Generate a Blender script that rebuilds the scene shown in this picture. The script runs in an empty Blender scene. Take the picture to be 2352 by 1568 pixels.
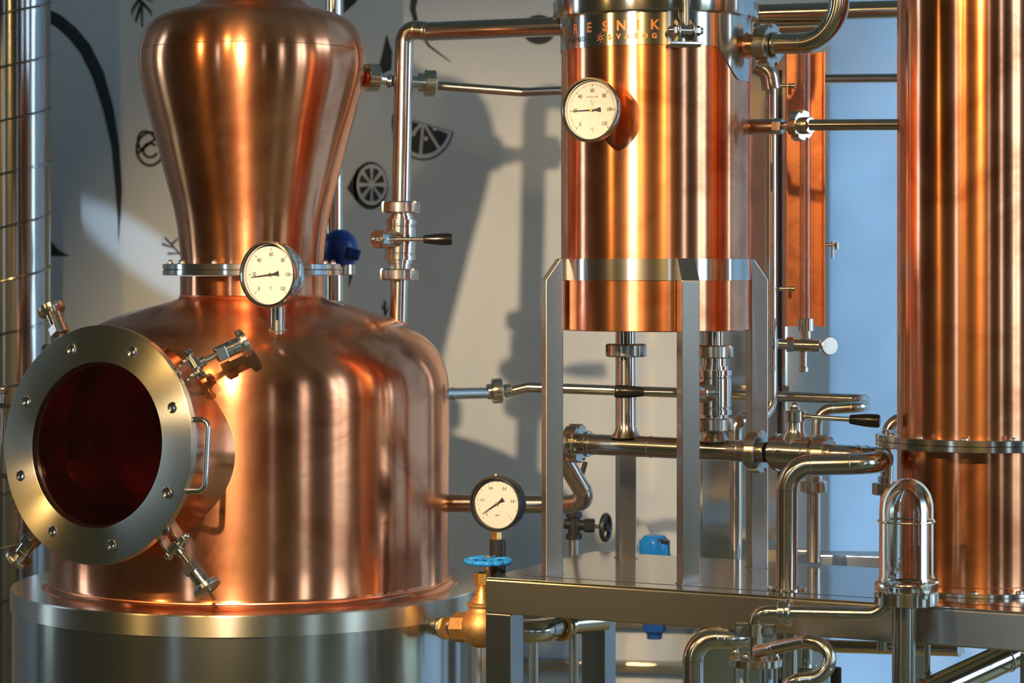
import bpy, bmesh, math, random
from mathutils import Vector as V, Matrix, Euler
random.seed(7)
C = bpy.context.scene.collection
SC = bpy.context.scene
F = 5553.3                      # focal length in pixels of the 2352 px frame
HZ = 1.75                       # camera height
PI = math.pi

def P(px, py, d):               # photograph pixel + distance from the camera -> world point
    return V(((px-1176)/F*d, d, HZ-(py-620)/F*d))
def X(px, d): return (px-1176)/F*d
def Z(py, d): return HZ-(py-620)/F*d
def S(n, d): return n/F*d

# ------------------------------------------------------------------ camera, world, lights
cam = bpy.data.cameras.new('camera'); co = bpy.data.objects.new('camera', cam); C.objects.link(co)
co.location = (0, 0, HZ); co.rotation_euler = (PI/2, 0, 0)
cam.sensor_width = 36; cam.lens = F*36/2352; cam.shift_y = -164/2352
cam.dof.use_dof = True; cam.dof.focus_distance = 4.98; cam.dof.aperture_fstop = 4.5
cam.clip_start = .05; cam.clip_end = 100
SC.camera = co
SC.view_settings.view_transform = 'Standard'; SC.view_settings.look = 'None'
SC.view_settings.gamma = 1; SC.view_settings.use_curve_mapping = False
SC.view_settings.exposure = 0.46
try:
    SC.cycles.use_denoising = True; SC.cycles.max_bounces = 10; SC.cycles.glossy_bounces = 6
    SC.cycles.caustics_reflective = False; SC.cycles.caustics_refractive = False
    SC.cycles.sample_clamp_indirect = 6; SC.cycles.blur_glossy = 0.5
except Exception: pass

w = bpy.data.worlds.new('sky'); SC.world = w; w.use_nodes = True
nt = w.node_tree; bg = nt.nodes['Background']
tc = nt.nodes.new('ShaderNodeTexCoord'); sp = nt.nodes.new('ShaderNodeSeparateXYZ')
rp = nt.nodes.new('ShaderNodeValToRGB')
nt.links.new(tc.outputs['Generated'], sp.inputs[0]); nt.links.new(sp.outputs['Z'], rp.inputs[0])
rp.color_ramp.elements[0].position = 0.0; rp.color_ramp.elements[0].color = (.62, .81, 1.0, 1)
rp.color_ramp.elements[1].position = .6; rp.color_ramp.elements[1].color = (.36, .56, .85, 1)
nt.links.new(rp.outputs[0], bg.inputs['Color']); bg.inputs['Strength'].default_value = 4.4

def look(o, tgt):
    o.rotation_euler = (V(tgt)-o.location).to_track_quat('-Z', 'Y').to_euler()
def light(kind, name, loc, power, col, tgt=None, **k):
    l = bpy.data.lights.new(name, kind); l.energy = power; l.color = col
    for a, b in k.items(): setattr(l, a, b)
    o = bpy.data.objects.new(name, l); C.objects.link(o); o.location = loc
    if tgt is not None: look(o, tgt)
    return o
WARM = (1, .62, .22)
key = light('SPOT', 'key_spot', (-.78, 3.25, HZ+.64), 235, (1, .74, .46), P(1290, 1230, 7), spot_size=math.radians(52), spot_blend=.9, shadow_soft_size=.022)
# warm lamps of the room, behind and beside the camera (they draw the bright lines on the metal)
LAMPS = [(-1.63, 2.4, 3.2, 52, -.62, 5.3, 1.3, 52), (.75, 1.5, 3.2, 190, 1.02, 4.9, 1.5, 34), (-3.2, 3.0, 2.85, 60, -.7, 5.2, 1.3, 50), (-.95, 1.9, 3.3, 100, .75, 5.0, 1.5, 34), (-1.9, -.9, 3.5, 50, -.6, 5.3, 1.3, 40)]
beam = light('SPOT', 'sun_patch_spot', (-1.05, 3.9, HZ+.85), 120, (.55, .78, 1), P(345, 590, 7), spot_size=math.radians(11.5), spot_blend=.7, shadow_soft_size=.02)  # added spot, stands in for reflected sunlight on the left of the back wall
beam.rotation_euler = (beam.rotation_euler.to_matrix() @ Matrix.Rotation(math.radians(-35), 3, 'Z')).to_euler(); beam.scale = (1, .24, 1)
for x, y, z, e, tx, ty, tz, cone in LAMPS:
    light('SPOT', 'room_spot', (x, y, z), e, WARM, (tx, ty, tz), spot_size=math.radians(cone), spot_blend=.5, shadow_soft_size=.05)

# ------------------------------------------------------------------ mesh helpers
WM = {}
class MB:
    def __init__(s): s.v = []; s.f = []; s.uv = []; s.boxy = False; s.other = False
    def grid(s, rows, close=False, uvs=None, flip=False):
        s.other = True
        n0 = len(s.v); nr = len(rows); nc = len(rows[0])
        for r in rows: s.v += [tuple(p) for p in r]
        for i in range(nr-1):
            for j in range(nc if close else nc-1):
                k = (j+1) % nc
                q = [n0+i*nc+j, n0+i*nc+k, n0+(i+1)*nc+k, n0+(i+1)*nc+j]
                if uvs: u = [(uvs[0][i], uvs[1]*j), (uvs[0][i], uvs[1]*(j+1)), (uvs[0][i+1], uvs[1]*(j+1)), (uvs[0][i+1], uvs[1]*j)]
                else: u = [(i, j), (i, j+1), (i+1, j+1), (i+1, j)]
                if flip: q.reverse(); u.reverse()
                s.f.append(q); s.uv.append(u)
    def poly(s, pts, uv=None):
        n0 = len(s.v); s.v += [tuple(p) for p in pts]; s.f.append(list(range(n0, n0+len(pts))))
        s.uv.append(uv or [(p[0], p[1]) for p in pts])
    def lathe(s, prof, seg=48, M=Matrix(), a0=0, a1=2*PI):
        closed = abs(a1-a0-2*PI) < 1e-6
        n = seg if closed else seg+1
        us = [0]
        for i in range(1, len(prof)):
            us.append(us[-1]+math.dist(prof[i], prof[i-1]))
        R = max(abs(p[0]) for p in prof)
        rows = [[M @ V((max(r, 1e-5)*math.cos(a0+(a1-a0)*j/seg), max(r, 1e-5)*math.sin(a0+(a1-a0)*j/seg), z)) for j in range(n)] for r, z in prof]
        s.grid(rows, closed, (us, 2*PI*R/seg))
    def cyl(s, p0, p1, r0, r1=None, seg=24, cap=True, bev=0):
        p0, p1 = V(p0), V(p1); r1 = r0 if r1 is None else r1
        M = frame(p0, p1-p0); h = (p1-p0).length
        if bev: pr = [(0, 0), (r0-bev, 0), (r0, bev), (r1, h-bev), (r1-bev, h), (0, h)]
        elif cap: pr = [(0, 0), (r0, 0), (r1, h), (0, h)]
        else: pr = [(r0, 0), (r1, h)]
        s.lathe(pr, seg, M)
    def box(s, size, M=Matrix(), bev=0.0):
        s.boxy = True; x, y, z = size[0]/2, size[1]/2, size[2]/2; b = bev
        if not b:
            c = [(-x,-y,-z),(x,-y,-z),(x,y,-z),(-x,y,-z),(-x,-y,z),(x,-y,z),(x,y,z),(-x,y,z)]
            fs = [(0,3,2,1),(4,5,6,7),(0,1,5,4),(2,3,7,6),(1,2,6,5),(3,0,4,7)]
            lng = max(range(3), key=lambda i: size[i])
            for f in fs:
                pts = [c[i] for i in f]
                ax = [i for i in range(3) if max(p[i] for p in pts)-min(p[i] for p in pts) > 1e-9]
                if len(ax) < 2: ax = (ax+[0, 1, 2])[:2]
                # u across the brushing (brushing runs along the longest side)
                a, c2 = (ax[1], ax[0]) if ax[0] == lng else (ax[0], ax[1])
                s.poly([M @ V(p) for p in pts], [(p[a], p[c2]) for p in pts])
            return
        bm = bmesh.new(); bmesh.ops.create_cube(bm, size=1)
        for v in bm.verts: v.co = V((v.co.x*size[0], v.co.y*size[1], v.co.z*size[2]))
        bmesh.ops.bevel(bm, geom=bm.edges[:], offset=b, segments=2, profile=.6, affect='EDGES')
        lng = max(range(3), key=lambda i: size[i])
        for f in bm.faces:
            n = f.normal; k = max(range(3), key=lambda i: abs(n[i])); ax = [i for i in range(3) if i != k]
            a, c2 = (ax[1], ax[0]) if ax[0] == lng else (ax[0], ax[1])
            s.poly([M @ v.co for v in f.verts], [(v.co[a], v.co[c2]) for v in f.verts])
        bm.free()
    def tube(s, pts, r, seg=20, cap=True, rs=None):
        pts = [V(p) for p in pts]; n = len(pts)
        T = []
        for i in range(n):
            t = (pts[min(i+1, n-1)]-pts[max(i-1, 0)]); T.append(t.normalized())
        a = V((0, 0, 1)) if abs(T[0].z) < .9 else V((1, 0, 0))
        N = (a-T[0]*a.dot(T[0])).normalized(); rows = []; us = [0]
        for i in range(n):
            if i:
                N = (N-T[i]*N.dot(T[i])).normalized(); us.append(us[-1]+(pts[i]-pts[i-1]).length)
            B = T[i].cross(N); rr = rs[i] if rs else r
            rows.append([pts[i]+(N*math.cos(2*PI*j/seg)+B*math.sin(2*PI*j/seg))*rr for j in range(seg)])
        if cap:
            rows = [[pts[0]]*seg]+rows+[[pts[-1]]*seg]; us = [-r]+us+[us[-1]+r]
        s.grid(rows, True, (us, 2*PI*r/seg))
    def torus(s, R, r, M=Matrix(), seg=40, rs=12, a0=0, a1=2*PI):
        full = abs(a1-a0-2*PI) < 1e-6
        n = seg if full else seg+1
        pts = [M @ V((R*math.cos(a0+(a1-a0)*i/seg), R*math.sin(a0+(a1-a0)*i/seg), 0)) for i in range(n)]
        if full: pts = pts+[pts[0]]
        s.tube(pts, r, rs, cap=not full)
    def prism(s, outline, z0, z1, M=Matrix(), bev=0):
        n = len(outline)
        if bev:
            cx = sum(p[0] for p in outline)/n; cy = sum(p[1] for p in outline)/n
            R = max(math.hypot(p[0]-cx, p[1]-cy) for p in outline); k = 1-bev/R
            ins = [(cx+(p[0]-cx)*k, cy+(p[1]-cy)*k) for p in outline]
            rows = [[M @ V((p[0], p[1], z)) for p in o] for o, z in ((ins, z0), (outline, z0+bev), (outline, z1-bev), (ins, z1))]
        else:
            rows = [[M @ V((p[0], p[1], z)) for p in outline] for z in (z0, z1)]
        us = [0]+[(rows[i+1][0]-rows[i][0]).length*1.0+i for i in range(len(rows)-1)]
        s.grid(rows, True, (us, .01))
        s.poly(list(reversed(rows[0]))); s.poly(rows[-1])
    def ring(s, R0, R1, z0, z1, seg=64, M=Matrix(), bev=.001):
        s.lathe([(R0, z0), (R1-bev, z0), (R1, z0+bev), (R1, z1-bev), (R1-bev, z1), (R0, z1), (R0, z0)], seg, M)
    def mesh(s, smooth=True, ang=32):
        me = bpy.data.meshes.new('m'); me.from_pydata(s.v, [], s.f)
        uv = me.uv_layers.new(name='UVMap')
        flat = [c for f in s.uv for p in f for c in p]
        uv.data.foreach_set('uv', flat)
        bm = bmesh.new(); bm.from_mesh(me)
        bmesh.ops.remove_doubles(bm, verts=bm.verts, dist=2e-6)
        bmesh.ops.recalc_face_normals(bm, faces=bm.faces)
        bm.to_mesh(me); bm.free()
        if smooth and not (s.boxy and not s.other):
            me.polygons.foreach_set('use_smooth', [True]*len(me.polygons))
            me.set_sharp_from_angle(angle=math.radians(ang))
        return me
    def build(s, name, mat, parent=None, M=None, smooth=True, ang=32):
        me = s.mesh(smooth, ang); me.name = name
        return link(name, me, mat, parent, M)

def frame(loc, zdir, xdir=None):
    z = V(zdir).normalized()
    a = V(xdir) if xdir is not None else (V((0, 0, 1)) if abs(z.z) < .95 else V((1, 0, 0)))
    x = (a-z*a.dot(z)).normalized(); y = z.cross(x)
    M = Matrix((x, y, z)).transposed().to_4x4(); M.translation = V(loc); return M
def link(name, me, mat, parent=None, M=None):
    o = bpy.data.objects.new(name, me); C.objects.link(o)
    if mat is not None: me.materials.append(mat)
    place(o, parent, M or Matrix()); return o
def place(o, parent, M):
    WM[o] = M.copy()
    if parent is not None:
        o.parent = parent; o.matrix_parent_inverse = WM[parent].inverted()
    o.matrix_basis = M
def tag(o, label, cat, group=None, kind=None):
    if label: o['label'] = label
    if cat: o['category'] = cat
    if group: o['group'] = group
    if kind: o['kind'] = kind
    return o
def thing(name, label, cat, loc, group=None):
    o = bpy.data.objects.new(name, None); C.objects.link(o); o.empty_display_size = .05
    place(o, None, Matrix.Translation(V(loc))); return tag(o, label, cat, group)
def struct(name, mb, mat, parent=None, M=None, **k):
    o = mb.build(name, mat, parent, M, **k)
    if parent is None: o['kind'] = 'structure'
    return o
def fillet(pts, rad, n=12):
    pts = [V(p) for p in pts]; out = [pts[0]]; ends = []
    rads = rad if isinstance(rad, (list, tuple)) else [rad]*len(pts)
    for i in range(1, len(pts)-1):
        a, b, c = pts[i-1], pts[i], pts[i+1]; r = rads[i-1] if isinstance(rad, (list, tuple)) else rad
        u = (a-b).normalized(); w_ = (c-b).normalized(); ang = u.angle(w_)
        if ang > PI-.02: out.append(b); continue
        t = r/math.tan(ang/2); t = min(t, (a-b).length*.499 if i > 1 else (a-b).length*.98, (c-b).length*.499 if i < len(pts)-2 else (c-b).length*.98)
        r = t*math.tan(ang/2)
        p0 = b+u*t; p1 = b+w_*t; bis = (u+w_).normalized(); cen = b+bis*(r/math.sin(ang/2))
        e0 = p0-cen; e1 = p1-cen; tot = e0.angle(e1)
        ends += [(p0, -u), (p1, w_)]
        for k in range(n+1):
            f = k/n
            out.append(cen+(e0*math.sin((1-f)*tot)+e1*math.sin(f*tot))/math.sin(tot))
    out.append(pts[-1]); return out, ends
def dense(pts, step=.06):
    out = [pts[0]]
    for a, b in zip(pts, pts[1:]):
        k = max(1, int((b-a).length/step))
        for i in range(1, k+1): out.append(a.lerp(b, i/k))
    return out

# ------------------------------------------------------------------ materials
def newmat(name):
    m = bpy.data.materials.new(name); m.use_nodes = True
    return m, m.node_tree, m.node_tree.nodes['Principled BSDF']
def simple(name, col, rough=.5, metal=0, **k):
    m, t, b = newmat(name); b.inputs['Base Color'].default_value = (*col, 1)
    b.inputs['Roughness'].default_value = rough; b.inputs['Metallic'].default_value = metal
    for a, v in k.items(): b.inputs[a.replace('_', ' ')].default_value = v
    # faint surface variation so that nothing is a dead flat colour
    n = t.nodes.new('ShaderNodeTexNoise'); n.inputs['Scale'].default_value = 35; n.inputs['Detail'].default_value = 4
    g = t.nodes.new('ShaderNodeNewGeometry'); t.links.new(g.outputs['Position'], n.inputs['Vector'])
    mr = t.nodes.new('ShaderNodeMapRange'); mr.inputs['To Min'].default_value = max(.02, rough*.85); mr.inputs['To Max'].default_value = min(1, rough*1.2)
    t.links.new(n.outputs['Fac'], mr.inputs['Value']); t.links.new(mr.outputs[0], b.inputs['Roughness'])
    return m
def brushed(name, col, col2, rough, rough2, aniso, mix=.35, stain=.5, grain=.06, stain_scale=5.0, lines=260):
    """metal with fine brushing across the u direction of the mesh, soft patina and a second, duller lobe"""
    m, t, b = newmat(name); N = t.nodes.new; L = t.links.new
    uv = N('ShaderNodeUVMap'); uv.uv_map = 'UVMap'
    mp = N('ShaderNodeMapping'); mp.inputs['Scale'].default_value = (lines*3, 6, 1); L(uv.outputs[0], mp.inputs[0])
    gr = N('ShaderNodeTexNoise'); gr.inputs['Scale'].default_value = 1; gr.inputs['Detail'].default_value = 3; L(mp.outputs[0], gr.inputs['Vector'])
    ob = N('ShaderNodeNewGeometry')
    sn = N('ShaderNodeTexNoise'); sn.inputs['Scale'].default_value = stain_scale; sn.inputs['Detail'].default_value = 7; sn.inputs['Roughness'].default_value = .62
    sn.inputs['Distortion'].default_value = .8; L(ob.outputs['Position'], sn.inputs['Vector'])
    r1 = N('ShaderNodeMapRange'); r1.inputs['From Min'].default_value = .46; r1.inputs['From Max'].default_value = .66; L(sn.outputs['Fac'], r1.inputs['Value'])
    mx = N('ShaderNodeMix'); mx.data_type = 'RGBA'; mx.inputs[6].default_value = (*col, 1); mx.inputs[7].default_value = (*col2, 1)
    ml = N('ShaderNodeMath'); ml.operation = 'MULTIPLY'; ml.inputs[1].default_value = stain; L(r1.outputs[0], ml.inputs[0]); L(ml.outputs[0], mx.inputs[0])
    rr = N('ShaderNodeMapRange'); rr.inputs['To Min'].default_value = rough*(1-grain*3); rr.inputs['To Max'].default_value = rough*(1+grain*6+stain*.2); L(gr.outputs['Fac'], rr.inputs['Value'])
    tg = N('ShaderNodeTangent'); tg.direction_type = 'UV_MAP'; tg.uv_map = 'UVMap'
    bp = N('ShaderNodeBump'); bp.inputs['Strength'].default_value = grain; bp.inputs['Distance'].default_value = .0006; L(gr.outputs['Fac'], bp.inputs['Height'])
    b2 = N('ShaderNodeBsdfPrincipled')
    for q, rg in ((b, None), (b2, rough2)):
        L(mx.outputs[2], q.inputs['Base Color']); q.inputs['Metallic'].default_value = 1
        q.inputs['Anisotropic'].default_value = aniso; L(tg.outputs[0], q.inputs['Tangent']); L(bp.outputs[0], q.inputs['Normal'])
        if rg is None: L(rr.outputs[0], q.inputs['Roughness'])
        else: q.inputs['Roughness'].default_value = rg
    ms = N('ShaderNodeMixShader'); ms.inputs[0].default_value = mix
    L(b.outputs[0], ms.inputs[1]); L(b2.outputs[0], ms.inputs[2]); L(ms.outputs[0], t.nodes['Material Output'].inputs['Surface'])
    return m
copper = brushed('brushed_copper', (.95, .41, .21), (.56, .18, .08), .168, .40, .84, .16, .8, grain=.02)
copper_dull = brushed('dull_copper', (.90, .36, .18), (.50, .18, .09), .33, .6, .5, .4, .6, stain_scale=14, grain=.02)
seam_m = simple('tarnished_seam', (.10, .035, .02), .45, .8)
steel = brushed('brushed_steel', (.66, .63, .57), (.55, .53, .49), .15, .38, .75, .12, .3, grain=.015)
steel_d = brushed('dark_brushed_steel', (.46, .45, .42), (.38, .38, .37), .22, .45, .65, .2, .3, grain=.03)
pipem = brushed('satin_steel_pipe', (.64, .60, .54), (.50, .48, .44), .13, .35, .6, .14, .35, grain=.05, stain_scale=20)
chrome = brushed('polished_steel', (.74, .71, .66), (.62, .60, .57), .11, .3, .3, .15, .3, grain=.01, stain_scale=25)
nutm = brushed('slotted_nut_steel', (.62, .59, .54), (.52, .50, .47), .2, .35, .0, .2, .3, grain=.01, stain_scale=25)
ringm = brushed('faced_steel', (.74, .69, .56), (.60, .56, .46), .32, .28, .94, .10, .3, grain=.01)
mirror = brushed('mirror_steel_sheet', (.74, .72, .66), (.62, .60, .54), .10, .3, .3, .25, .4, grain=.02, stain_scale=8)
duct_m = brushed('galvanised_sheet', (.38, .38, .37), (.26, .27, .27), .14, .4, .5, .2, .4)
brass = brushed('brass', (.86, .56, .20), (.66, .38, .12), .25, .5, .2, .4, .4, stain_scale=30)
cast_brass = brushed('cast_brass', (.70, .43, .18), (.50, .28, .10), .42, .6, 0, .5, .5, stain_scale=60)
black_p = simple('black_plastic', (.012, .012, .013), .22)
black_r = simple('black_painted_metal', (.02, .022, .024), .35)
blue_paint = simple('blue_enamel', (.02, .29, .85), .22)
blue_pl = simple('blue_plastic', (.02, .10, .42), .32)
blue_lt = simple('light_blue_plastic', (.01, .24, .72), .3)
letter_m = simple('etched_copper_lettering', (.72, .27, .11), .45, .75)
dialm = simple('dial_white', (.76, .77, .77), .5)
ink = simple('dial_ink', (.03, .03, .035), .6)
ink_l = simple('dial_ink_light', (.30, .60, .62), .6)
mural_ink = simple('mural_ink', (.018, .028, .032), .55)
mural_white = simple('mural_white', (.66, .69, .70), .6)
floor_m = simple('floor_boards', (.52, .41, .17), .55)
warm_wall = simple('warm_plaster', (.17, .12, .065), .7)
dark_wood = simple('dark_wood', (.10, .06, .035), .5)
greenery = simple('painted_ground', (.10, .12, .05), .9)
def glassmat(name, col=(1, 1, 1), rough=0.0):
    m, t, b = newmat(name); b.inputs['Base Color'].default_value = (*col, 1); b.inputs['Roughness'].default_value = rough
    b.inputs['Transmission Weight'].default_value = 1; b.inputs['IOR'].default_value = 1.47; return m
glass = glassmat('clear_glass', (.95, .98, .97))
dglass = glassmat('hatch_glass', (.34, .13, .09))  # dark red tint puts the dimness of the pot interior into the glass
def lens_glass(name):           # thin instrument glass
    m, t, b = newmat(name); N = t.nodes.new; L = t.links.new
    tr = N('ShaderNodeBsdfTransparent'); gl = N('ShaderNodeBsdfGlossy'); gl.inputs['Roughness'].default_value = .02
    fr = N('ShaderNodeFresnel'); fr.inputs[0].default_value = 1.45; ms = N('ShaderNodeMixShader')
    L(fr.outputs[0], ms.inputs[0]); L(tr.outputs[0], ms.inputs[1]); L(gl.outputs[0], ms.inputs[2]); L(ms.outputs[0], t.nodes['Material Output'].inputs['Surface']); return m
thin_glass = lens_glass('thin_glass')
def wallmat(name, col):
    m, t, b = newmat(name); N = t.nodes.new; L = t.links.new
    g = N('ShaderNodeNewGeometry'); n = N('ShaderNodeTexNoise'); n.inputs['Scale'].default_value = 3; n.inputs['Detail'].default_value = 6
    L(g.outputs['Position'], n.inputs['Vector'])
    mx = N('ShaderNodeMix'); mx.data_type = 'RGBA'; mx.inputs[6].default_value = (*[c*.94 for c in col], 1); mx.inputs[7].default_value = (*col, 1)
    L(n.outputs['Fac'], mx.inputs[0]); L(mx.outputs[2], b.inputs['Base Color']); b.inputs['Roughness'].default_value = .42
    n2 = N('ShaderNodeTexNoise'); n2.inputs['Scale'].default_value = 120; L(g.outputs['Position'], n2.inputs['Vector'])
    bp = N('ShaderNodeBump'); bp.inputs['Strength'].default_value = .05; bp.inputs['Distance'].default_value = .002
    L(n2.outputs['Fac'], bp.inputs['Height']); L(bp.outputs[0], b.inputs['Normal']); return m
wall_m = wallmat('painted_wall', (.69, .72, .735)); wall_b = wallmat('pale_blue_wall', (.62, .76, .88))

# ------------------------------------------------------------------ room shell
WD = 7.0
cornX = X(1905, WD)
b = MB(); b.box((6+cornX, .12, 4.6), Matrix.Translation(((cornX-6)/2, WD+.06, 2.3))); wb = struct('wall_back', b, wall_m)
a_ = math.radians(-24); dirw = V((math.cos(a_), math.sin(a_), 0)); LW = 3.2
Mr = Matrix.Translation(V((cornX, WD, 2.3))+dirw*LW/2+V((-math.sin(a_), math.cos(a_), 0))*.06) @ Matrix.Rotation(a_, 4, 'Z')
def frosted(name, tr_c, df_c):
    m, t, bb = newmat(name); N = t.nodes.new; L = t.links.new
    t1 = N('ShaderNodeBsdfTranslucent'); t1.inputs[0].default_value = (*tr_c, 1)
    bb.inputs['Base Color'].default_value = (*df_c, 1); bb.inputs['Roughness'].default_value = .25
    g = N('ShaderNodeNewGeometry'); n = N('ShaderNodeTexNoise'); n.inputs['Scale'].default_value = 1.6; n.inputs['Detail'].default_value = 3; L(g.outputs['Position'], n.inputs['Vector'])
    mr = N('ShaderNodeMapRange'); mr.inputs['From Min'].default_value = .3; mr.inputs['From Max'].default_value = .7; mr.inputs['To Min'].default_value = .45; mr.inputs['To Max'].default_value = .65
    L(n.outputs['Fac'], mr.inputs['Value']); ms = N('ShaderNodeMixShader'); L(mr.outputs[0], ms.inputs[0])
    L(bb.outputs[0], ms.inputs[1]); L(t1.outputs[0], ms.inputs[2]); L(ms.outputs[0], t.nodes['Material Output'].inputs['Surface']); return m
b = MB(); b.box((LW, .012, 4.6), Mr @ Matrix.Translation((0, -.054, 0))); struct('wall_right', b, frosted('frosted_glazing', (.66, .76, .86), (.36, .42, .47)))
b = MB(); b.box((12, 14, .1), Matrix.Translation((0, 2, -.05))); struct('floor', b, floor_m)
b = MB(); b.box((12, 14, .1), Matrix.Translation((0, 2, 4.65))); struct('ceiling', b, simple('white_ceiling', (.62, .63, .64), .8))
xr = cornX+dirw.x*LW; yr = WD+dirw.y*LW
def wall_with_openings(name, M, length, openings, mat, h=4.6, th=.15):
    """wall in local x from 0 to length, openings (x0, x1, z0, z1)"""
    b = MB(); xs = 0
    for x0, x1, z0, z1 in sorted(openings):
        if x0 > xs: b.box((x0-xs, th, h), M @ Matrix.Translation(((x0+xs)/2, 0, h/2)))
        if z0 > 0: b.box((x1-x0, th, z0), M @ Matrix.Translation(((x0+x1)/2, 0, z0/2)))
        if z1 < h: b.box((x1-x0, th, h-z1), M @ Matrix.Translation(((x0+x1)/2, 0, (h+z1)/2)))
        xs = x1
    if xs < length: b.box((length-xs, th, h), M @ Matrix.Translation(((length+xs)/2, 0, h/2)))
    return struct(name, b, mat)
WN = [0]
def window(M, x0, x1, z0, z1, inward):
    WN[0] += 1
    b = MB()
    for xx in (x0+.03, (x0+x1)/2, x1-.03): b.box((.05, .06, z1-z0), M @ Matrix.Translation((xx, 0, (z0+z1)/2)))
    for zz in (z0+.03, z0+(z1-z0)*.6, z1-.03): b.box((x1-x0, .055, .05), M @ Matrix.Translation(((x0+x1)/2, 0, zz)))
    struct('window_%d' % WN[0], b, dark_wood)
    l = bpy.data.lights.new('window_portal', 'AREA'); l.shape = 'RECTANGLE'; l.size = x1-x0; l.size_y = z1-z0
    l.cycles.is_portal = True
    o = bpy.data.objects.new('window_portal', l); C.objects.link(o)
    p = M @ V(((x0+x1)/2, 0, (z0+z1)/2)); o.location = p
    o.rotation_euler = V(inward).to_track_quat('-Z', 'Y').to_euler()
# right side: from the far end of wall_right back past the camera; windows to the right of the camera
Mr2 = Matrix.Translation((xr, yr, 0)) @ Matrix.Rotation(-PI/2, 4, 'Z')
LR = yr+4.0
opsR = [(.15, 1.55, .2, 4.3), (2.7, 3.8, .3, 4.2), (6.0, 7.0, .3, 4.2)]
wall_with_openings('wall_side_right', Mr2, LR, opsR, warm_wall)
for o_ in opsR: window(Mr2, *o_, (-1, 0, 0))
Ml = Matrix.Translation((-5.0, -4.0, 0)) @ Matrix.Rotation(PI/2, 4, 'Z')
opsL = [(.8, 1.8, .5, 4.2), (9.9, 10.5, .3, 4.2)]
wall_with_openings('wall_left', Ml, 11.0, opsL, warm_wall)
for o_ in opsL: window(Ml, *o_, (1, 0, 0))
Mf = Matrix.Translation((-5.0, -4.0, 0))
opsF = [(7.2, 7.5, .4, 4.2)]
wall_with_openings('wall_front', Mf, xr+5.0, opsF, warm_wall)
for o_ in opsF: window(Mf, *o_, (0, 1, 0))
b = MB(); b.box((60, 60, .1), Matrix.Translation((0, 0, -.2))); struct('ground', b, greenery)
# lower wall trims behind the bench
for i, yy in enumerate((1424, 1527)):
    b = MB(); b.box((X(1590, 6.9)-X(1130, 6.9), .05, .03), Matrix.Translation(((X(1590, 6.9)+X(1130, 6.9))/2, WD-.03, Z(yy, 6.97))) @ Matrix.Rotation(math.radians(1.6), 4, 'Y'), .008)
    struct('trim_%d' % (i+1), b, steel_d)
b = MB(); b.box((X(1668, 6.9)-X(1600, 6.9), .03, 1.0), Matrix.Translation((X(1634, 6.9), WD-.02, Z(1440, 6.97)-.5)), .004)
struct('trim_3', b, wallmat('pale_strip', (.68, .72, .70)))

# ---- printed mural on the back wall
def mp(px, py, off=0.0015): q = P(px, py, WD-off); return q
def printed(name, polys, mat, off=.0015, th=.0012):
    b = MB()
    for pl in polys:
        pts = [P(x, y, WD-off) for x, y in pl]
        pts2 = [p+V((0, th, 0)) for p in pts]
        n = len(pts); n0 = len(b.v); b.v += [tuple(p) for p in pts+pts2]
        b.f.append(list(range(n))if n0 == 0 else list(range(n0, n0+n))); b.uv.append([(p.x, p.z) for p in pts])
        for i in range(n):
            j = (i+1) % n; b.f.append([n0+i, n0+n+i, n0+n+j, n0+j]); b.uv.append([(0, 0)]*4)
    return b.build(name, mat, wb, smooth=False)
def ell(cx, cy, rx, ry, a0=0, a1=360, n=36, rot=0):
    out = []
    for i in range(n+(0 if a1-a0 >= 360 else 1)):
        a = math.radians(a0+(a1-a0)*i/n); x = rx*math.cos(a); y = ry*math.sin(a); r = math.radians(rot)
        out.append((cx+x*math.cos(r)-y*math.sin(r), cy+x*math.sin(r)+y*math.cos(r)))
    return out
def band(pts, w0, w1=None, ends=None):        # stroke as a strip of quads
    out = []; n = len(pts); w1 = w0 if w1 is None else w1
    L_, R_ = [], []
    for i, (x, y) in enumerate(pts):
        xa, ya = pts[max(i-1, 0)]; xb, yb = pts[min(i+1, n-1)]; dx, dy = xb-xa, yb-ya; l = math.hypot(dx, dy) or 1
        ww = w0+(w1-w0)*i/(n-1); L_.append((x-dy/l*ww/2, y+dx/l*ww/2)); R_.append((x+dy/l*ww/2, y-dx/l*ww/2))
    for i in range(n-1): out.append([L_[i], L_[i+1], R_[i+1], R_[i]])
    return out
def arcstrip(cx, cy, rx, ry, wd, a0, a1, n=24, rot=0):
    return band(ell(cx, cy, rx, ry, a0, a1-.001, n, rot), wd)
cres_o = [(100, 15), (140, 35), (175, 64), (207, 103), (238, 165), (260, 245), (274, 335), (280, 430), (277, 500), (272, 560)]
cres_i = [(100, 45), (132, 64), (158, 88), (184, 120), (214, 180), (238, 255), (256, 335), (265, 430), (270, 500), (272, 560)]
printed('citrus_outline_print', [[cres_o[i], cres_o[i+1], cres_i[i+1], cres_i[i]] for i in range(9)], mural_ink)
printed('wedge_print', [[(112, 548), (135, 575), (162, 588), (112, 588)]], mural_ink)
printed('sprig_print', band([(318, -30), (326, 20), (327, 62)], 6, 3)+band([(322, -5), (305, 22), (303, 34)], 8, 2)+band([(325, 5), (345, 25), (348, 36)], 8, 2)+band([(323, 15), (313, 45), (312, 52)], 8, 2)+band([(322, -12), (300, -2)], 7, 2)+band([(325, -12), (350, 5)], 7, 2), mural_ink)
printed('berry_print', arcstrip(345, 342, 31, 38, 6, 0, 360)+arcstrip(338, 328, 20, 28, 5, 150, 360, rot=-20)+arcstrip(345, 345, 16, 16, 6, 20, 320)+band([(316, 352), (352, 322), (372, 318)], 6), mural_ink)
printed('leaf_print', [[(392, 385), (385, 415), (392, 445), (402, 420)]], mural_ink)
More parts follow.
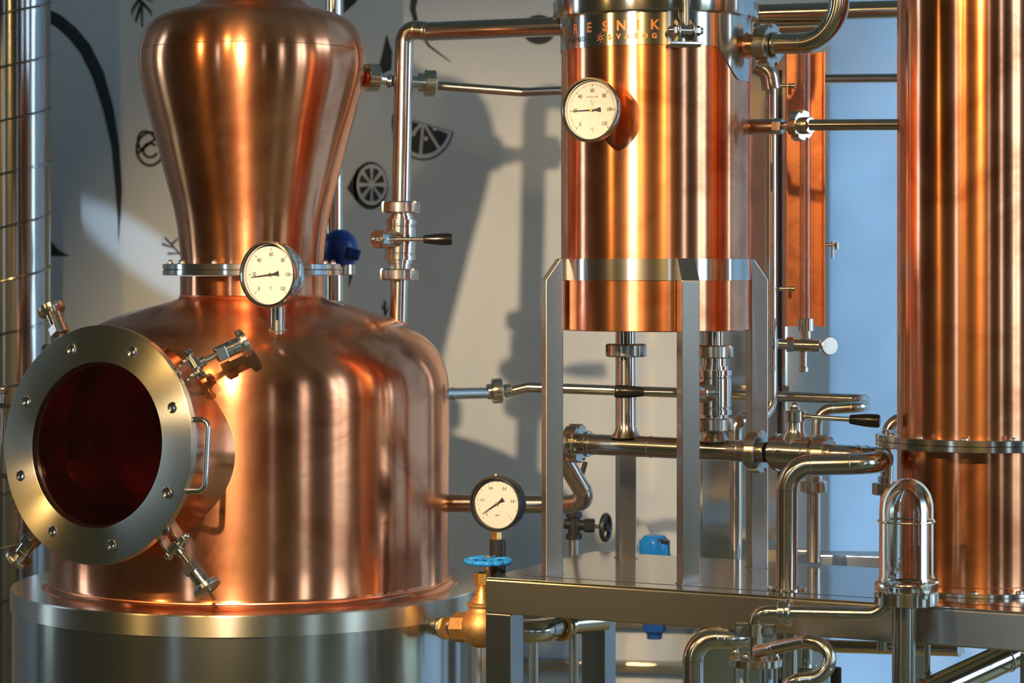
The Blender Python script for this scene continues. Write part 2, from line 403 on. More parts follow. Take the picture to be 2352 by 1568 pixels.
printed('sprig_print', band([(378, 545), (415, 585), (440, 600)], 5, 3)+band([(395, 560), (412, 545)], 6, 2)+band([(372, 560), (402, 570)], 6, 2)+band([(385, 582), (412, 582)], 6, 2), mural_ink)
printed('lemon_print', [ell(851, 426, 40, 55)+[], [(822, 385), (797, 432), (822, 466)]], mural_ink)
printed('lemon_flesh_print', [ell(854, 424, 35, 47)], mural_white, .0030)
segs = []
for k in range(8):
    a0 = k*45+8-90; segs.append([(854+5*math.cos(math.radians(a0+15)), 424+7*math.sin(math.radians(a0+15)))]+[(854+29*math.cos(math.radians(a)), 424+39*math.sin(math.radians(a))) for a in (a0, a0+10, a0+19, a0+29)])
printed('lemon_segment_print', segs, mural_ink, .0045)
wc = (972, 282); wr = 72
printed('lime_wedge_print', [ell(*wc, wr, wr+14, 14, 194, 30)], mural_ink)
printed('lime_rind_print', [ell(wc[0], wc[1]+2, wr-4, wr+8, 14, 194, 30)], mural_white, .0030)
segs = []
for a0, a1 in ((20, 50), (57, 92), (99, 135), (142, 192)):
    m_ = math.radians((a0+a1)/2); segs.append([(wc[0]+9*math.cos(m_), wc[1]+9*math.sin(m_))]+ell(wc[0], wc[1]+1, wr-11, wr-1, a0, a1, 8))
printed('lime_segment_print', segs, mural_ink, .0045)
printed('lime_dot_print', [ell(999, 296, 5, 4, n=10), ell(978, 318, 5, 5, n=10), ell(951, 306, 4, 6, n=10)], mural_white, .006)
printed('leaf_print', [[(888, 78), (901, 120), (899, 160), (878, 170), (868, 160), (878, 125)]], mural_ink)
printed('leaf_print', [[(790, 30), (790, -20), (835, -20), (815, 8)]], mural_ink)
printed('stem_print', band([(955, -20), (948, 20), (958, 60), (985, 105), (1035, 142)], 17, 2), mural_ink)
printed('fruit_print', [ell(1238, 68, 38, 34)], mural_ink)
printed('leaf_print', [[(810, 590), (812, 625), (800, 662), (803, 625)]], mural_ink)
printed('sprig_print', band([(884, 690), (884, 740)], 5, 2)+band([(884, 712), (876, 700)], 5, 2)+band([(884, 722), (893, 706)], 5, 2), mural_ink)

# ------------------------------------------------------------------ reusable fittings (all in world space)
def nut_outline(R, slots=6, depth=.13, wid=.30, n=4):
    out = []
    for k in range(slots):
        a0 = 2*PI*k/slots; half = wid*PI/slots
        span = 2*PI/slots
        for i in range(n+1):
            a = a0+half+(span-2*half)*i/n; out.append((R*math.cos(a), R*math.sin(a)))
        a = a0+span
        for da in (-half*.85, -half*.45, half*.45, half*.85):
            out.append((R*(1-depth)*math.cos(a+da), R*(1-depth)*math.sin(a+da)))
    return out
def union_nut(p, axis, R, w_, parent, mat=None, rot=.3):
    M = frame(V(p)-V(axis).normalized()*w_/2, axis) @ Matrix.Rotation(rot, 4, 'Z')
    b = MB(); b.prism(nut_outline(R), 0, w_, M, bev=R*.07)
    return b.build('union_nut', mat or nutm, parent, ang=25)
def collar(p, axis, R, w_, parent, mat=None, name='collar'):
    a = V(axis).normalized(); b = MB(); b.cyl(V(p)-a*w_/2, V(p)+a*w_/2, R, seg=32, bev=min(w_*.2, R*.1))
    return b.build(name, mat or chrome, parent)
def hexnut(p, axis, R, h, parent, mat=None, name='hex_nut', dome=True):
    M = frame(p, axis); b = MB()
    b.prism([(R*math.cos(k*PI/3), R*math.sin(k*PI/3)) for k in range(6)], 0, h, M, bev=R*.12)
    if dome: b.lathe([(R*.8, h*.98)]+[(R*.8*math.cos(a*PI/10), h+R*.95*math.sin(a*PI/10)) for a in range(1, 6)], 16, M)
    return b.build(name, mat or chrome, parent, ang=40)
def pipe(name, label, pts, r, rad=.05, mat=None, cat='pipe', beads=True, group=None, seg=22, root=None, tubename='tube'):
    pts = [V(p) for p in pts]
    if root is None: root = thing(name, label, cat, pts[0], group)
    path, ends = fillet(pts, rad)
    b = MB(); b.tube(dense(path), r, seg); b.build(tubename, mat or pipem, root)
    if beads and ends:
        for p, t in ends:
            b = MB(); b.torus(r*1.0, r*.055, frame(p, t), 24, 6); b.build('weld_bead', pipem, root)
    return root
def straight(root, p0, p1, r, mat=None, name='tube', seg=28):
    b = MB(); b.cyl(p0, p1, r, seg=seg, bev=r*.06); return b.build(name, mat or pipem, root)

def ball_valve(label, cen, axis, R, L_, stemdir, stemlen, leverdir, leverlen, griplen, nuts, name='ball_valve', mark=False, rs=.5, nutR=None):
    axis = V(axis).normalized(); sd = V(stemdir).normalized(); ld = V(leverdir).normalized(); cen = V(cen)
    root = thing(name, label, 'valve', cen-V((0, 0, L_/2)))
    M = frame(cen-axis*L_/2, axis); h = L_
    b = MB(); b.lathe([(R*.72, -h*.06), (R*.80, -h*.06), (R*.80, .02*h), (R, .03*h), (R, .13*h), (R*.93, .14*h), (R*.93, .17*h), (R*.98, .19*h), (R*.98, .80*h), (R*.93, .82*h), (R*.93, .85*h), (R, .86*h), (R, .97*h), (R*.80, .98*h), (R*.80, 1.06*h), (R*.6, 1.06*h)], 40, M)
    b.build('valve_body', chrome, root)
    # side neck, flared where it leaves the body
    N_ = frame(cen, sd); b = MB(); rr = R*rs
    b.lathe([(R*.86, R*.45), (rr*1.45, R*.80), (rr*1.12, R*1.05), (rr, R*1.22), (rr, stemlen-.012), (rr*.9, stemlen-.010), (0, stemlen-.010)], 28, N_)
    b.build('stem_neck', chrome, root)
    hub = cen+sd*stemlen; b = MB(); b.cyl(hub-sd*.012, hub+sd*.012, rr*1.18, seg=28, bev=.002); b.build('hub', chrome, root)
    hexnut(hub+sd*.012, sd, rr*.55, .007, root, name='cap_nut')
    g0 = hub+ld*(leverlen-griplen); b = MB(); b.cyl(hub+ld*rr*.8, hub+ld*(rr*1.9), .0085, .0055, 14); b.cyl(hub+ld*rr, g0+ld*griplen*.3, .0052, seg=14)
    lv = b.build('lever', chrome, root)
    b = MB(); G = frame(g0, ld)
    gl = griplen; b.lathe([(0, 0), (.0088, 0), (.0098, .003), (.0135, gl*.55), (.0142, gl*.86), (.0135, gl*.95), (.0115, gl), (0, gl)], 28, G)
    b.build('grip', black_p, lv)
    for p, ax_, Rn, wn in nuts:
        union_nut(p, ax_, Rn, wn, root); b = MB(); b.cyl(cen.lerp(V(p), .5), p, R*.70, seg=32); b.build('end_neck', chrome, root)
    return root

# text on curved / flat surfaces
def text_mesh(s, size, bold=0.0, align='CENTER'):
    cu = bpy.data.curves.new('t', 'FONT'); cu.body = s; cu.size = size; cu.align_x = align; cu.align_y = 'CENTER'
    cu.offset = bold; cu.resolution_u = 3; o = bpy.data.objects.new('t', cu); C.objects.link(o)
    dg = bpy.context.evaluated_depsgraph_get(); dg.update()
    me = bpy.data.meshes.new_from_object(o.evaluated_get(dg)); bpy.data.objects.remove(o); bpy.data.curves.remove(cu); return me
def flat_text(entries, M, name, mat, parent, xs=1.0):
    """entries: (string, x, y, size, bold) laid on the local xy plane of M"""
    b = MB()
    for s, x, y, size, bold in entries:
        me = text_mesh(s, size, bold)
        n0 = len(b.v); b.v += [(v.co.x*xs+x, v.co.y+y, 0) for v in me.vertices]
        for p in me.polygons: b.f.append([n0+i for i in p.vertices]); b.uv.append([(0, 0)]*len(p.vertices))
        bpy.data.meshes.remove(me)
    return b.build(name, mat, parent, M, smooth=False)

def gauge(name, label, cen, n, R, depth, kind, case_mat, parent_stem=None):
    """round dial gauge; cen is the centre of the glass, n points out of the dial"""
    n = V(n).normalized(); up = V((0, 0, 1)); x = up.cross(n).normalized(); y = n.cross(x)
    M = Matrix((x, y, n)).transposed().to_4x4(); M.translation = V(cen)
    root = thing(name, label, 'gauge', V(cen)-V((0, 0, R)))
    b = MB(); b.lathe([(0, -depth), (R*.90, -depth), (R*.96, -depth*.93), (R*.96, -depth*.25), (R*.97, -depth*.22), (R*.97, -.004), (R*.90, -.004), (R*.90, -.02), (0, -.02)], 72)
    b.build('case', case_mat, root, M)
    b = MB(); b.lathe([(R*.97, -.014), (R, -.012), (R*1.0, -.003), (R*.985, 0), (R*.93, .0005), (R*.90, -.003), (R*.895, -.012)], 72)
    b.build('bezel', case_mat if kind == 'bar' else chrome, root, M)
    b = MB(); b.lathe([(0, 0), (R*.895, 0)], 64); dial = b.build('dial', dialm, root, M @ Matrix.Translation((0, 0, -.0155)))
    b = MB(); b.lathe([(0, 0), (R*.90, 0), (R*.90, -.001), (0, -.001)], 64); b.build('glass', thin_glass, root, M @ Matrix.Translation((0, 0, -.0055)))
    D = M @ Matrix.Translation((0, 0, -.0150))
    b = MB(); Ro = R*.80
    def tick(a, r0, r1, w_):
        c, s = math.cos(a), math.sin(a)
        b.poly([(c*r0-s*w_, s*r0+c*w_, 0), (c*r0+s*w_, s*r0-c*w_, 0), (c*r1+s*w_, s*r1-c*w_, 0), (c*r1-s*w_, s*r1+c*w_, 0)])
    if kind == 'bar':
        a_of = lambda v: math.radians(225-270*v)
        for i in range(21): tick(a_of(i/20), Ro*(.93 if i % 2 == 0 else .96), Ro, R*(.008 if i % 2 == 0 else .003))
        ents = [(s, .60*R*math.cos(a_of(v)), .60*R*math.sin(a_of(v)), R*.155, 0) for s, v in (('0.2', .2), ('0.4', .4), ('0.6', .6), ('0.8', .8))]
        ents += [('0', .6*R*math.cos(a_of(0)), .6*R*math.sin(a_of(0)), R*.15, 0), ('1', .62*R*math.cos(a_of(1)), .62*R*math.sin(a_of(1)), R*.15, 0), ('bar', 0, -R*.42, R*.15, 0)]
        ndl = math.radians(214); ppl = [(0, 0)]
    else:
        a_of = lambda v: math.radians(225-270*v/120)
        for i in range(61 if kind == 'c1' else 121):
            k = i/(60 if kind == 'c1' else 120)*120
            big = abs(k % 20) < .01 ; med = abs(k % 10) < .01
            tick(a_of(k), Ro*(.89 if big else .92 if med and kind == 'c2' else .955), Ro, R*(.009 if big else .006 if med and kind == 'c2' else .0028))
        ents = [(str(v), .60*R*math.cos(a_of(v)), .60*R*math.sin(a_of(v)), R*(.17 if v < 100 else .155), R*.002) for v in range(0, 121, 20)]
        ents += [('\u00b0C', 0, -R*(.42 if kind == 'c1' else .60), R*.15, 0)]
        if kind == 'c2': ents += [('STN EN 13190', 0, R*.40, R*.075, 0)]
        ndl = math.radians(187 if kind == 'c1' else 181)
    b.build('scale_marks', ink, dial, D, smooth=False)
    flat_text(ents, D, 'numerals', ink, dial, .85)
    if kind == 'c2':
        b = MB()
        for q0, q1 in (((-.07, .28), (.07, .28)), ((.07, .28), (0, .12)), ((0, .12), (-.07, .28)), ((-.03, .28), (.02, .18))):
            dx, dy = q1[0]-q0[0], q1[1]-q0[1]; l = math.hypot(dx, dy); wx, wy = -dy/l*.008, dx/l*.008
            b.poly([((q0[0]+wx)*R, (q0[1]+wy)*R, 0), ((q1[0]+wx)*R, (q1[1]+wy)*R, 0), ((q1[0]-wx)*R, (q1[1]-wy)*R, 0), ((q0[0]-wx)*R, (q0[1]-wy)*R, 0)])
        b.build('emblem', ink_l, dial, D, smooth=False)
    # needle
    b = MB(); ca = Matrix.Rotation(ndl, 4, 'Z')
    b.prism([(-.30*R, -.075*R), (-.30*R, .075*R), (-.12*R, .025*R), (-.02*R, .022*R), (.70*R, .006*R), (.70*R, -.006*R), (-.02*R, -.022*R), (-.12*R, -.025*R)], 0, .0008, ca)
    b.build('needle', ink, root, M @ Matrix.Translation((0, 0, -.0125)), smooth=False)
    b = MB(); b.cyl((0, 0, 0), (0, 0, .0025), R*.05, seg=20, bev=.0006); b.build('pivot', brass if kind != 'c1' else chrome, root, M @ Matrix.Translation((0, 0, -.0125)))
    return root, M

# ------------------------------------------------------------------ 1 pot still
PD = 5.553; PXA = X(578, PD); POT = V((PXA, PD, 0))
def pz(py): return HZ-(py-620)/1000.0
# steel jacket with its ledge
jk = thing('steel_jacket', 'large round brushed stainless steel jacket vessel under the copper pot', 'tank', (PXA-.006, PD, .3))
MJ = Matrix.Translation((PXA-.006, PD, 0)); RJ = .538; ZL = HZ-.717
b = MB(); b.lathe([(RJ-.004, .30), (RJ-.004, ZL-.045), (RJ-.002, ZL-.0455)], 160); b.build('shell', steel, jk, MJ)
b = MB(); b.lathe([(RJ-.003, ZL-.046), (RJ, ZL-.045), (RJ, ZL-.003), (RJ-.002, ZL)], 160); b.build('rim_band', ringm, jk, MJ)
b = MB(); b.lathe([(.40, ZL), (RJ-.002, ZL)], 160); b.build('ledge', steel, jk, MJ)
# copper pot
pot = thing('copper_pot', 'big domed copper pot body standing on the steel jacket', 'still', (PXA, PD, ZL))
MP = Matrix.Translation((PXA, PD, 0))
prof = [(474, 1337), (466, 1335), (458, 1328), (454, 1316), (454, 1250), (454, 1100), (454, 980), (454, 900), (451, 868), (446, 845), (437, 822), (424, 801), (407, 782), (386, 765), (362, 751), (335, 738), (300, 724), (262, 711), (225, 700), (192, 692), (172, 686), (164, 680), (163, 672), (163, 634)]
def smooth_prof(pr, k=3):
    """Catmull-Rom refinement of a lathe profile"""
    out = []
    for i in range(len(pr)-1):
        p0, p1, p2, p3 = pr[max(i-1, 0)], pr[i], pr[i+1], pr[min(i+2, len(pr)-1)]
        for j in range(k):
            t = j/k
            out.append(tuple(.5*((2*p1[q])+(-p0[q]+p2[q])*t+(2*p0[q]-5*p1[q]+4*p2[q]-p3[q])*t*t+(-p0[q]+3*p1[q]-3*p2[q]+p3[q])*t**3) for q in (0, 1)))
    out.append(pr[-1]); return out
b = MB(); b.lathe([(r/1000, pz(y)) for r, y in prof[:4]]+[(r/1000, pz(y)) for r, y in smooth_prof(prof[4:])], 192)
body = b.build('pot_body', copper, pot, MP, ang=60)
b = MB(); b.torus(.1635, .0022, MP @ Matrix.Translation((0, 0, pz(679))), 96, 8); b.build('weld_seam', copper, pot)
b = MB(); b.torus(.457, .003, MP @ Matrix.Translation((0, 0, pz(1325))), 120, 8); b.build('weld_seam', copper, pot)
# neck flange
nf = thing('neck_flange', 'polished steel double flange joining pot neck and onion head', 'flange', (PXA, PD, pz(632)))
MN = Matrix.Translation((PXA+.001, PD, 0))
b = MB(); b.ring(.150, .2035, pz(618.5), pz(606), 96, bev=.0012); b.build('flange_plate', chrome, nf, MN)
b = MB(); b.ring(.150, .2035, pz(632), pz(620), 96, bev=.0012); b.build('flange_plate', chrome, nf, MN)
b = MB(); b.ring(.150, .2005, pz(620.3), pz(618.2), 64, bev=.0002); b.build('gasket', black_r, nf, MN)
for k in range(12):
    a = 2*PI*k/12+.16
    c = MN @ V((.186*math.cos(a), .186*math.sin(a), pz(606)))
    hexnut(c, (0, 0, 1), .0072, .003, nf, name='bolt')
# onion head
on = thing('onion_helmet', 'copper onion shaped still head widening above the neck flange', 'still head', (PXA, PD, pz(606)))
pr = [(163, 606), (164, 590), (167, 560), (173, 515), (181, 475), (193, 428), (206, 378), (219, 325), (233, 275), (246, 225), (255, 182), (258.5, 150), (258, 122), (253, 96), (242, 70), (225, 50), (202, 36), (175, 27), (150, 22), (128, 12), (108, -6), (92, -28), (75, -62), (62, -110), (58, -180)]
b = MB(); b.lathe([(r/1000, pz(y)) for r, y in smooth_prof(pr)], 160); b.build('head_shell', copper, on, MP @ Matrix.Translation((.002, 0, 0)), ang=60)
b = MB(); b.torus(.2572, .0009, MP @ Matrix.Translation((.002, 0, pz(119))), 128, 6); b.build('weld_seam', seam_m, on)

# ---- hatch
HN = V((-math.sin(math.radians(30)), -math.cos(math.radians(30)), math.tan(math.radians(4.5)))).normalized()
HD = 5.076; HC = P(220, 1021, HD); HR = .2515
hx = V((0, 0, 1)).cross(HN).normalized(); hy = HN.cross(hx)
MH = Matrix((hx, hy, HN)).transposed().to_4x4(); MH.translation = HC
def H(x, y, z=0): return MH @ V((x, y, z))
hatch = thing('manway_hatch', 'round glass hatch with wide steel ring on the left front of the copper pot', 'hatch', HC-V((0, 0, HR)))
# copper sleeve and steel neck
b = MB(); b.lathe([(.214, -.052), (.214, -.075), (.216, -.10), (.222, -.125), (.232, -.15), (.246, -.18), (.205, -.20), (.2, -.16), (.2, -.05), (.214, -.052)], 96); b.build('sleeve', copper, hatch, MH)
b = MB(); b.lathe([(.19, -.020), (.236, -.020), (.236, -.038), (.226, -.040), (.226, -.058), (.20, -.058), (.19, -.020)], 96); b.build('neck_ring', steel, hatch, MH)
b = MB()
b.lathe([(.176, -.018), (HR-.001, -.018), (HR, -.017), (HR, -.0012), (HR-.0012, 0), (.1765, 0), (.1745, -.001), (.1745, -.018), (.176, -.018)], 160, Matrix())
ringo = b.build('cover_ring', ringm, hatch, MH)
b = MB(); b.lathe([(.1742, -.001), (.1742, -.0145), (.168, -.0155), (.168, -.017)], 96); b.build('glass_gasket', chrome, hatch, MH)
b = MB(); b.lathe([(0, -.012), (.1735, -.012), (.1735, -.020), (0, -.020)], 96); b.build('glass', dglass, hatch, MH)
scr = [(165, 806), (303, 809), (387, 940), (367, 1120), (254, 1238), (119, 1224), (40, 1095), (61, 922)]
for k, (sx, sy) in enumerate(scr):
    # put each screw on the ring plane, on one bolt circle
    dirv = P(sx, sy, 1)-V((0, 0, HZ)); t_ = (HC-V((0, 0, HZ))).dot(HN)/dirv.dot(HN); q = MH.inverted() @ (V((0, 0, HZ))+dirv*t_)
    a = math.atan2(q.y, q.x); c = (.214*math.cos(a), .214*math.sin(a))
    MS = MH @ Matrix.Translation((c[0], c[1], 0))
    b = MB(); b.lathe([(.0118, .0001), (.0114, .0016), (.0106, .0020), (.0040, .0006), (.0036, .0004)], 28, MS)
    s_ = b.build('screw', chrome, hatch)
    b = MB(); b.prism([(.0035*math.cos(k2*PI/3), .0035*math.sin(k2*PI/3)) for k2 in range(6)], .0002, .0009, MS); b.build('socket', black_r, s_)
# rim notches (small dark milled pockets)
for a in (38, 128, 212, 318):
    ar = math.radians(a); b = MB(); b.lathe([(0, .0006), (.0125, .0006), (.0135, -.004)], 20, MH @ Matrix.Translation((HR*.992*math.cos(ar), HR*.992*math.sin(ar), -.004)) ); b.build('milled_pocket', steel_d, hatch)
# grab handle on the right of the cover
hp = [H(HR-.006, .055, -.010), H(HR+.012, .056, .004), H(HR+.034, .055, .004), H(HR+.034, -.072, .004), H(HR+.010, -.073, .004), H(HR-.010, -.073, -.010)]
hp = [H(.240, .060, -.012), H(.282, .062, -.012), H(.282, -.085, -.012), H(.236, -.087, -.012)]
pa, en = fillet(hp, .018, 8); b = MB(); b.tube(dense(pa, .02), .0062, 14); b.build('grab_handle', chrome, hatch)
# swing clamps: (angle on ring, backward lean)
def clamp(ang, lean, pr0=.282, zz=.048):
    a = math.radians(ang); er = V((math.cos(a), math.sin(a), 0)); et = V((-math.sin(a), math.cos(a), 0)); ez = V((0, 0, 1))
    W = lambda v: MH @ V(v)
    Wd = lambda v: (MH.to_3x3() @ V(v)).normalized()
    piv = er*pr0+ez*(-.038)
    lug = None
    body_ = None
    for s in (-1, 1):
        b = MB(); L3 = Matrix((er, ez, et)).transposed().to_4x4(); L3.translation = er*(pr0-.060)+et*(s*.018)+ez*(-.048)
        ol = [(0, -.008), (.042, -.007), (.055, -.002), (.061, .009), (.055, .020), (.042, .025), (0, .016)]
        b.prism(ol, -.0035, .0035, MH @ L3, bev=.0008); o = b.build('clamp_lug', steel, hatch)
        body_ = o
    b = MB(); b.cyl(W(piv-et*.032), W(piv+et*.032), .0072, seg=20, bev=.001); pin = b.build('clamp_pin', chrome, hatch)
    hexnut(W(piv+et*.0225), Wd(et), .0105, .008, pin, name='acorn_nut'); hexnut(W(piv-et*.0225), Wd(-et), .0105, .010, pin, name='pin_head', dome=False)
    bd = (er*math.cos(math.radians(lean))-ez*math.sin(math.radians(lean))).normalized()
    d3 = Wd(bd); p0 = W(piv)
    b = MB(); b.cyl(p0-d3*.004-Wd(et)*0, p0+d3*.022, .0100, seg=20, bev=.001)
    b.cyl(W(piv-et*.012), W(piv+et*.012), .0135, seg=24, bev=.001); b.build('swing_eye', chrome, hatch)
    b = MB(); M_ = frame(p0, d3); pr_ = [(0, .015)]
    z = .018
    while z < zz-.001: pr_ += [(.0056, z), (.0074, z+.0012), (.0056, z+.0024)]; z += .0028
    pr_ += [(0, z)]; b.lathe(pr_, 20, M_); b.build('threaded_rod', chrome, hatch)
    kn = MB()
    kn.lathe([(0, zz), (.0155, zz), (.0165, zz+.001), (.0165, zz+.034), (.0155, zz+.035), (.0155, zz+.036), (.0165, zz+.037), (.0165, zz+.056), (0, zz+.056)], 32, M_)
    k_ = kn.build('clamp_nut', chrome, hatch)
    b = MB(); b.box((.0275, .0345, .020), M_ @ Matrix.Translation((0, 0, zz+.0105)), .0012); b.build('wrench_flat', steel, k_)
    b = MB(); b.lathe([(0, zz+.056), (.0285, zz+.056), (.0300, zz+.058), (.0300, zz+.066), (.0285, zz+.068), (0, zz+.068)], 40, M_); b.build('clamp_knob', ringm, k_)
    b = MB(); b.cyl(M_ @ V((0, 0, zz+.068)), M_ @ V((0, 0, zz+.073)), .0048, seg=14); b.build('stud_tip', chrome, k_)
clamp(38, 42); clamp(-46, 5); clamp(122, 4, .245, .030); clamp(227, 4, .245, .036)
# hinge on the far left
b = MB()
for yy in (.075, -.075):
    b.box((.05, .012, .03), MH @ Matrix.Translation((-.262, yy, -.02)), .002)
b.cyl(H(-.280, -.10, -.02), H(-.280, .10, -.02), .006, seg=16, bev=.001)
b.build('hinge', chrome, hatch)
hexnut(H(-.280, .10, -.02), H(0, 1, 0)-H(0, 0, 0), .0095, .010, hatch, name='hinge_nut')
# cut the hatch opening out of the pot body
cut = MB(); cut.cyl(H(0, 0, -.35), H(0, 0, .05), .199, seg=96); co_ = cut.build('cutter', None)
md = body.modifiers.new('c', 'BOOLEAN'); md.operation = 'DIFFERENCE'; md.object = co_; md.solver = 'EXACT'
bpy.context.view_layer.update(); dg = bpy.context.evaluated_depsgraph_get()
bpy.context.view_layer.update()
me2 = bpy.data.meshes.new_from_object(body.evaluated_get(dg)); body.modifiers.clear()
if len(me2.polygons) > 1000: body.data = me2; me2.name = 'pot_body'
bpy.data.objects.remove(co_)

# ---- thermometer on the dome
gd = 5.12; gn = V((-math.sin(math.radians(28)), -math.cos(math.radians(28)), .02))
gc = P(613, 630, gd)
g1, MG = gauge('dial_thermometer', 'round steel dial thermometer on a short stub above the copper dome', gc, gn, S(77, gd), .042, 'c1', chrome)
pb = P(638, 757, 5.207)
b = MB(); b.cyl(pb-V((0, 0, .02)), V((pb.x, pb.y, Z(704, 5.2))), S(17.5, 5.17), seg=32, bev=.001); b.build('stub', pipem, g1)
b = MB(); b.cyl(V((pb.x, pb.y, Z(712, 5.2))), V((pb.x, pb.y-.02, Z(690, 5.2))), .007, seg=6); b.build('probe_nut', chrome, g1)
b = MB()
for k in range(26):
    a = k*2*PI/26; b.lathe([(0, -.002), (.0022, 0), (.0016, .0018), (0, .0024)], 8, Matrix.Translation((pb.x+.0185*math.cos(a), pb.y+.0185*math.sin(a), pb.z-.0005-.010*math.sin(a)*-.35)))
b.build('weld_bead', chrome, g1)

# ------------------------------------------------------------------ 2 centre column (condenser) on its stand
CD_ = 5.2; CX = X(1506, CD_); RC = .2035
def cz(py): return Z(py, CD_)
MC = Matrix.Translation((CX, CD_, 0))
colm = thing('copper_condenser', 'copper cylinder with a steel collar, held on four square steel posts', 'column', (CX, CD_, cz(757)))
b = MB(); b.lathe([(0, cz(757)), (RC-.002, cz(757)), (RC, cz(755)), (RC, cz(60)), (RC-.01, cz(60))], 144); b.build('shell', copper, colm, MC)
b = MB(); b.lathe([(RC+.0002, cz(643.5)), (RC+.0028, cz(643)), (RC+.0028, cz(595)), (RC+.0002, cz(594.5))], 144); b.build('support_band', steel, colm, MC)
# collar with a tongue round the outlet
def angdir(deg): a = math.radians(deg); return V((math.sin(a), -math.cos(a), 0))
OUT = 67.0
b = MB(); rows = []; us = []
nseg = 240; ztop = cz(36)
def zbot(deg):
    d_ = abs((deg-OUT+180) % 360-180); base = cz(122)
    if d_ > 36: return base
    return base-(.5+.5*math.cos(PI*min(1, max(0, (d_-10)/26))))*S(72, CD_)
lv = 8; rows = [[] for _ in range(lv+3)]
for j in range(nseg):
    deg = 360*j/nseg; d0 = angdir(deg); zb = zbot(deg)
    rows[0].append(V((d0.x*(RC+.0003), d0.y*(RC+.0003), zb)))
    for i in range(lv+1): rows[i+1].append(V((d0.x*(RC+.0024), d0.y*(RC+.0024), zb+(ztop-zb)*i/lv)))
    rows[lv+2].append(V((d0.x*(RC-.01), d0.y*(RC-.01), ztop)))
b.grid(rows, True, ([i*.01 for i in range(lv+3)], 2*PI*RC/nseg)); b.build('collar', steel, colm, MC)
b = MB(); LR_ = S(236, CD_); b.lathe([(RC, cz(42)), (LR_-.003, cz(46)), (LR_-.001, cz(47)), (LR_, cz(44)), (LR_, cz(8)), (LR_-.004, cz(4)), (LR_-.012, cz(2)), (0, cz(-4))], 144); b.build('lid', steel, colm, MC)
# cut lettering on the collar
def curved_text(entries, R, M, name, mat, parent):
    b = MB()
    for s, deg, z, size, bold in entries:
        me = text_mesh(s, size, bold); n0 = len(b.v)
        for v in me.vertices:
            a = math.radians(deg)+v.co.x/R; b.v.append((R*math.sin(a), -R*math.cos(a), z+v.co.y))
        for p in me.polygons: b.f.append([n0+i for i in p.vertices]); b.uv.append([(0, 0)]*len(p.vertices))
        bpy.data.meshes.remove(me)
    return b.build(name, mat, parent, M, smooth=False)
def px2deg(px): return math.degrees(math.asin(max(-1, min(1, (X(px, CD_-RC*.75)-CX*(1))/RC))))
def zfront(py, deg): d = CD_-RC*math.cos(math.radians(deg)); return Z(py, d)
def solve_deg(px):
    best = min(range(-900, 901), key=lambda k: abs(1176+(CX+RC*math.sin(math.radians(k/10)))*F/(CD_-RC*math.cos(math.radians(k/10)))-px)); return best/10
letters = [('K', 1300, 66), ('R', 1325, 63), ('E', 1355, 61), ('S', 1391, 58), ('N', 1428, 57), ('I', 1466, 56), ('K', 1504, 56)]
ents = []
for ch, px, py in letters: dg_ = solve_deg(px); ents.append((ch, dg_, zfront(58.5, 12) if False else zfront(57.5, 0), .0285, .0009))
for ch, px in (('S', 1402), ('V', 1422), ('A', 1441), ('R', 1462), ('O', 1482), ('G', 1503)): ents.append((ch, solve_deg(px), zfront(82.5, 0), .0150, .0006))
curved_text(ents, RC+.0030, MC, 'cut_lettering', letter_m, colm)
curved_text([('POWERED BY', solve_deg(1331), zfront(82.5, 0), .0140, .0)], RC+.0030, MC, 'small_lettering', ink, colm)
# rosette emblem
b = MB(); dg_ = solve_deg(1381); zc_ = zfront(83, 0); Re = RC+.0030
for k in range(6):
    a = k*PI/3+.3; cx_, cy_ = .0062*math.cos(a), .0062*math.sin(a); pts = []
    for i in range(13):
        t = i/12*1.5*PI+a; pts.append((cx_+.0031*math.cos(t), cy_+.0031*math.sin(t)))
    for q in band(pts, .0014):
        b.poly([(Re*math.sin(math.radians(dg_)+x_/Re), -Re*math.cos(math.radians(dg_)+x_/Re), zc_+y_) for x_, y_ in q])
b.build('emblem', letter_m, colm, MC, smooth=False)
# lid clamp on the collar front
def CW(deg, rad, z): d0 = angdir(deg); return V((CX+d0.x*rad, CD_+d0.y*rad, z))
kd = 12.6; kdir = angdir(kd); kt = V((math.cos(math.radians(kd)), math.sin(math.radians(kd)), 0))
kc = CW(kd, RC+.020, Z(72, CD_-RC-.0))
cl = thing('lid_clamp', 'small polished toggle clamp with vertical rod on the steel collar', 'clamp', kc-V((0, 0, .03)))
Kf = Matrix((kt, -kdir, V((0, 0, 1)))).transposed().to_4x4(); Kf.translation = kc
b = MB(); b.box((.070, .030, .006), Kf @ Matrix.Translation((0, .004, -.026)), .001); b.build('base_plate', chrome, cl)
for s in (-1, 1):
    b = MB(); L3 = Kf @ Matrix.Translation((s*.0165, 0, 0)) @ Matrix.Rotation(PI/2, 4, 'Z') @ Matrix.Rotation(PI/2, 4, 'X')
    b.prism([(.018, -.026), (.018, .022), (.004, .024), (-.010, .017), (-.014, 0), (-.012, -.016), (-.004, -.026)], -.003, .003, L3, bev=.0006); b.build('clamp_lug', chrome, cl)
b = MB(); b.cyl(Kf @ V((-.034, -.002, 0)), Kf @ V((.036, -.002, 0)), .0072, seg=20, bev=.001); pn = b.build('clamp_pin', chrome, cl)
hexnut(Kf @ V((-.0205, -.002, 0)), -kt, .0125, .008, pn, name='acorn_nut'); hexnut(Kf @ V((.0205, -.002, 0)), kt, .0105, .010, pn, name='pin_head', dome=False)
b = MB(); b.cyl(Kf @ V((-.012, -.002, 0)), Kf @ V((.012, -.002, 0)), .0125, seg=24, bev=.001); b.build('swing_eye', chrome, cl)
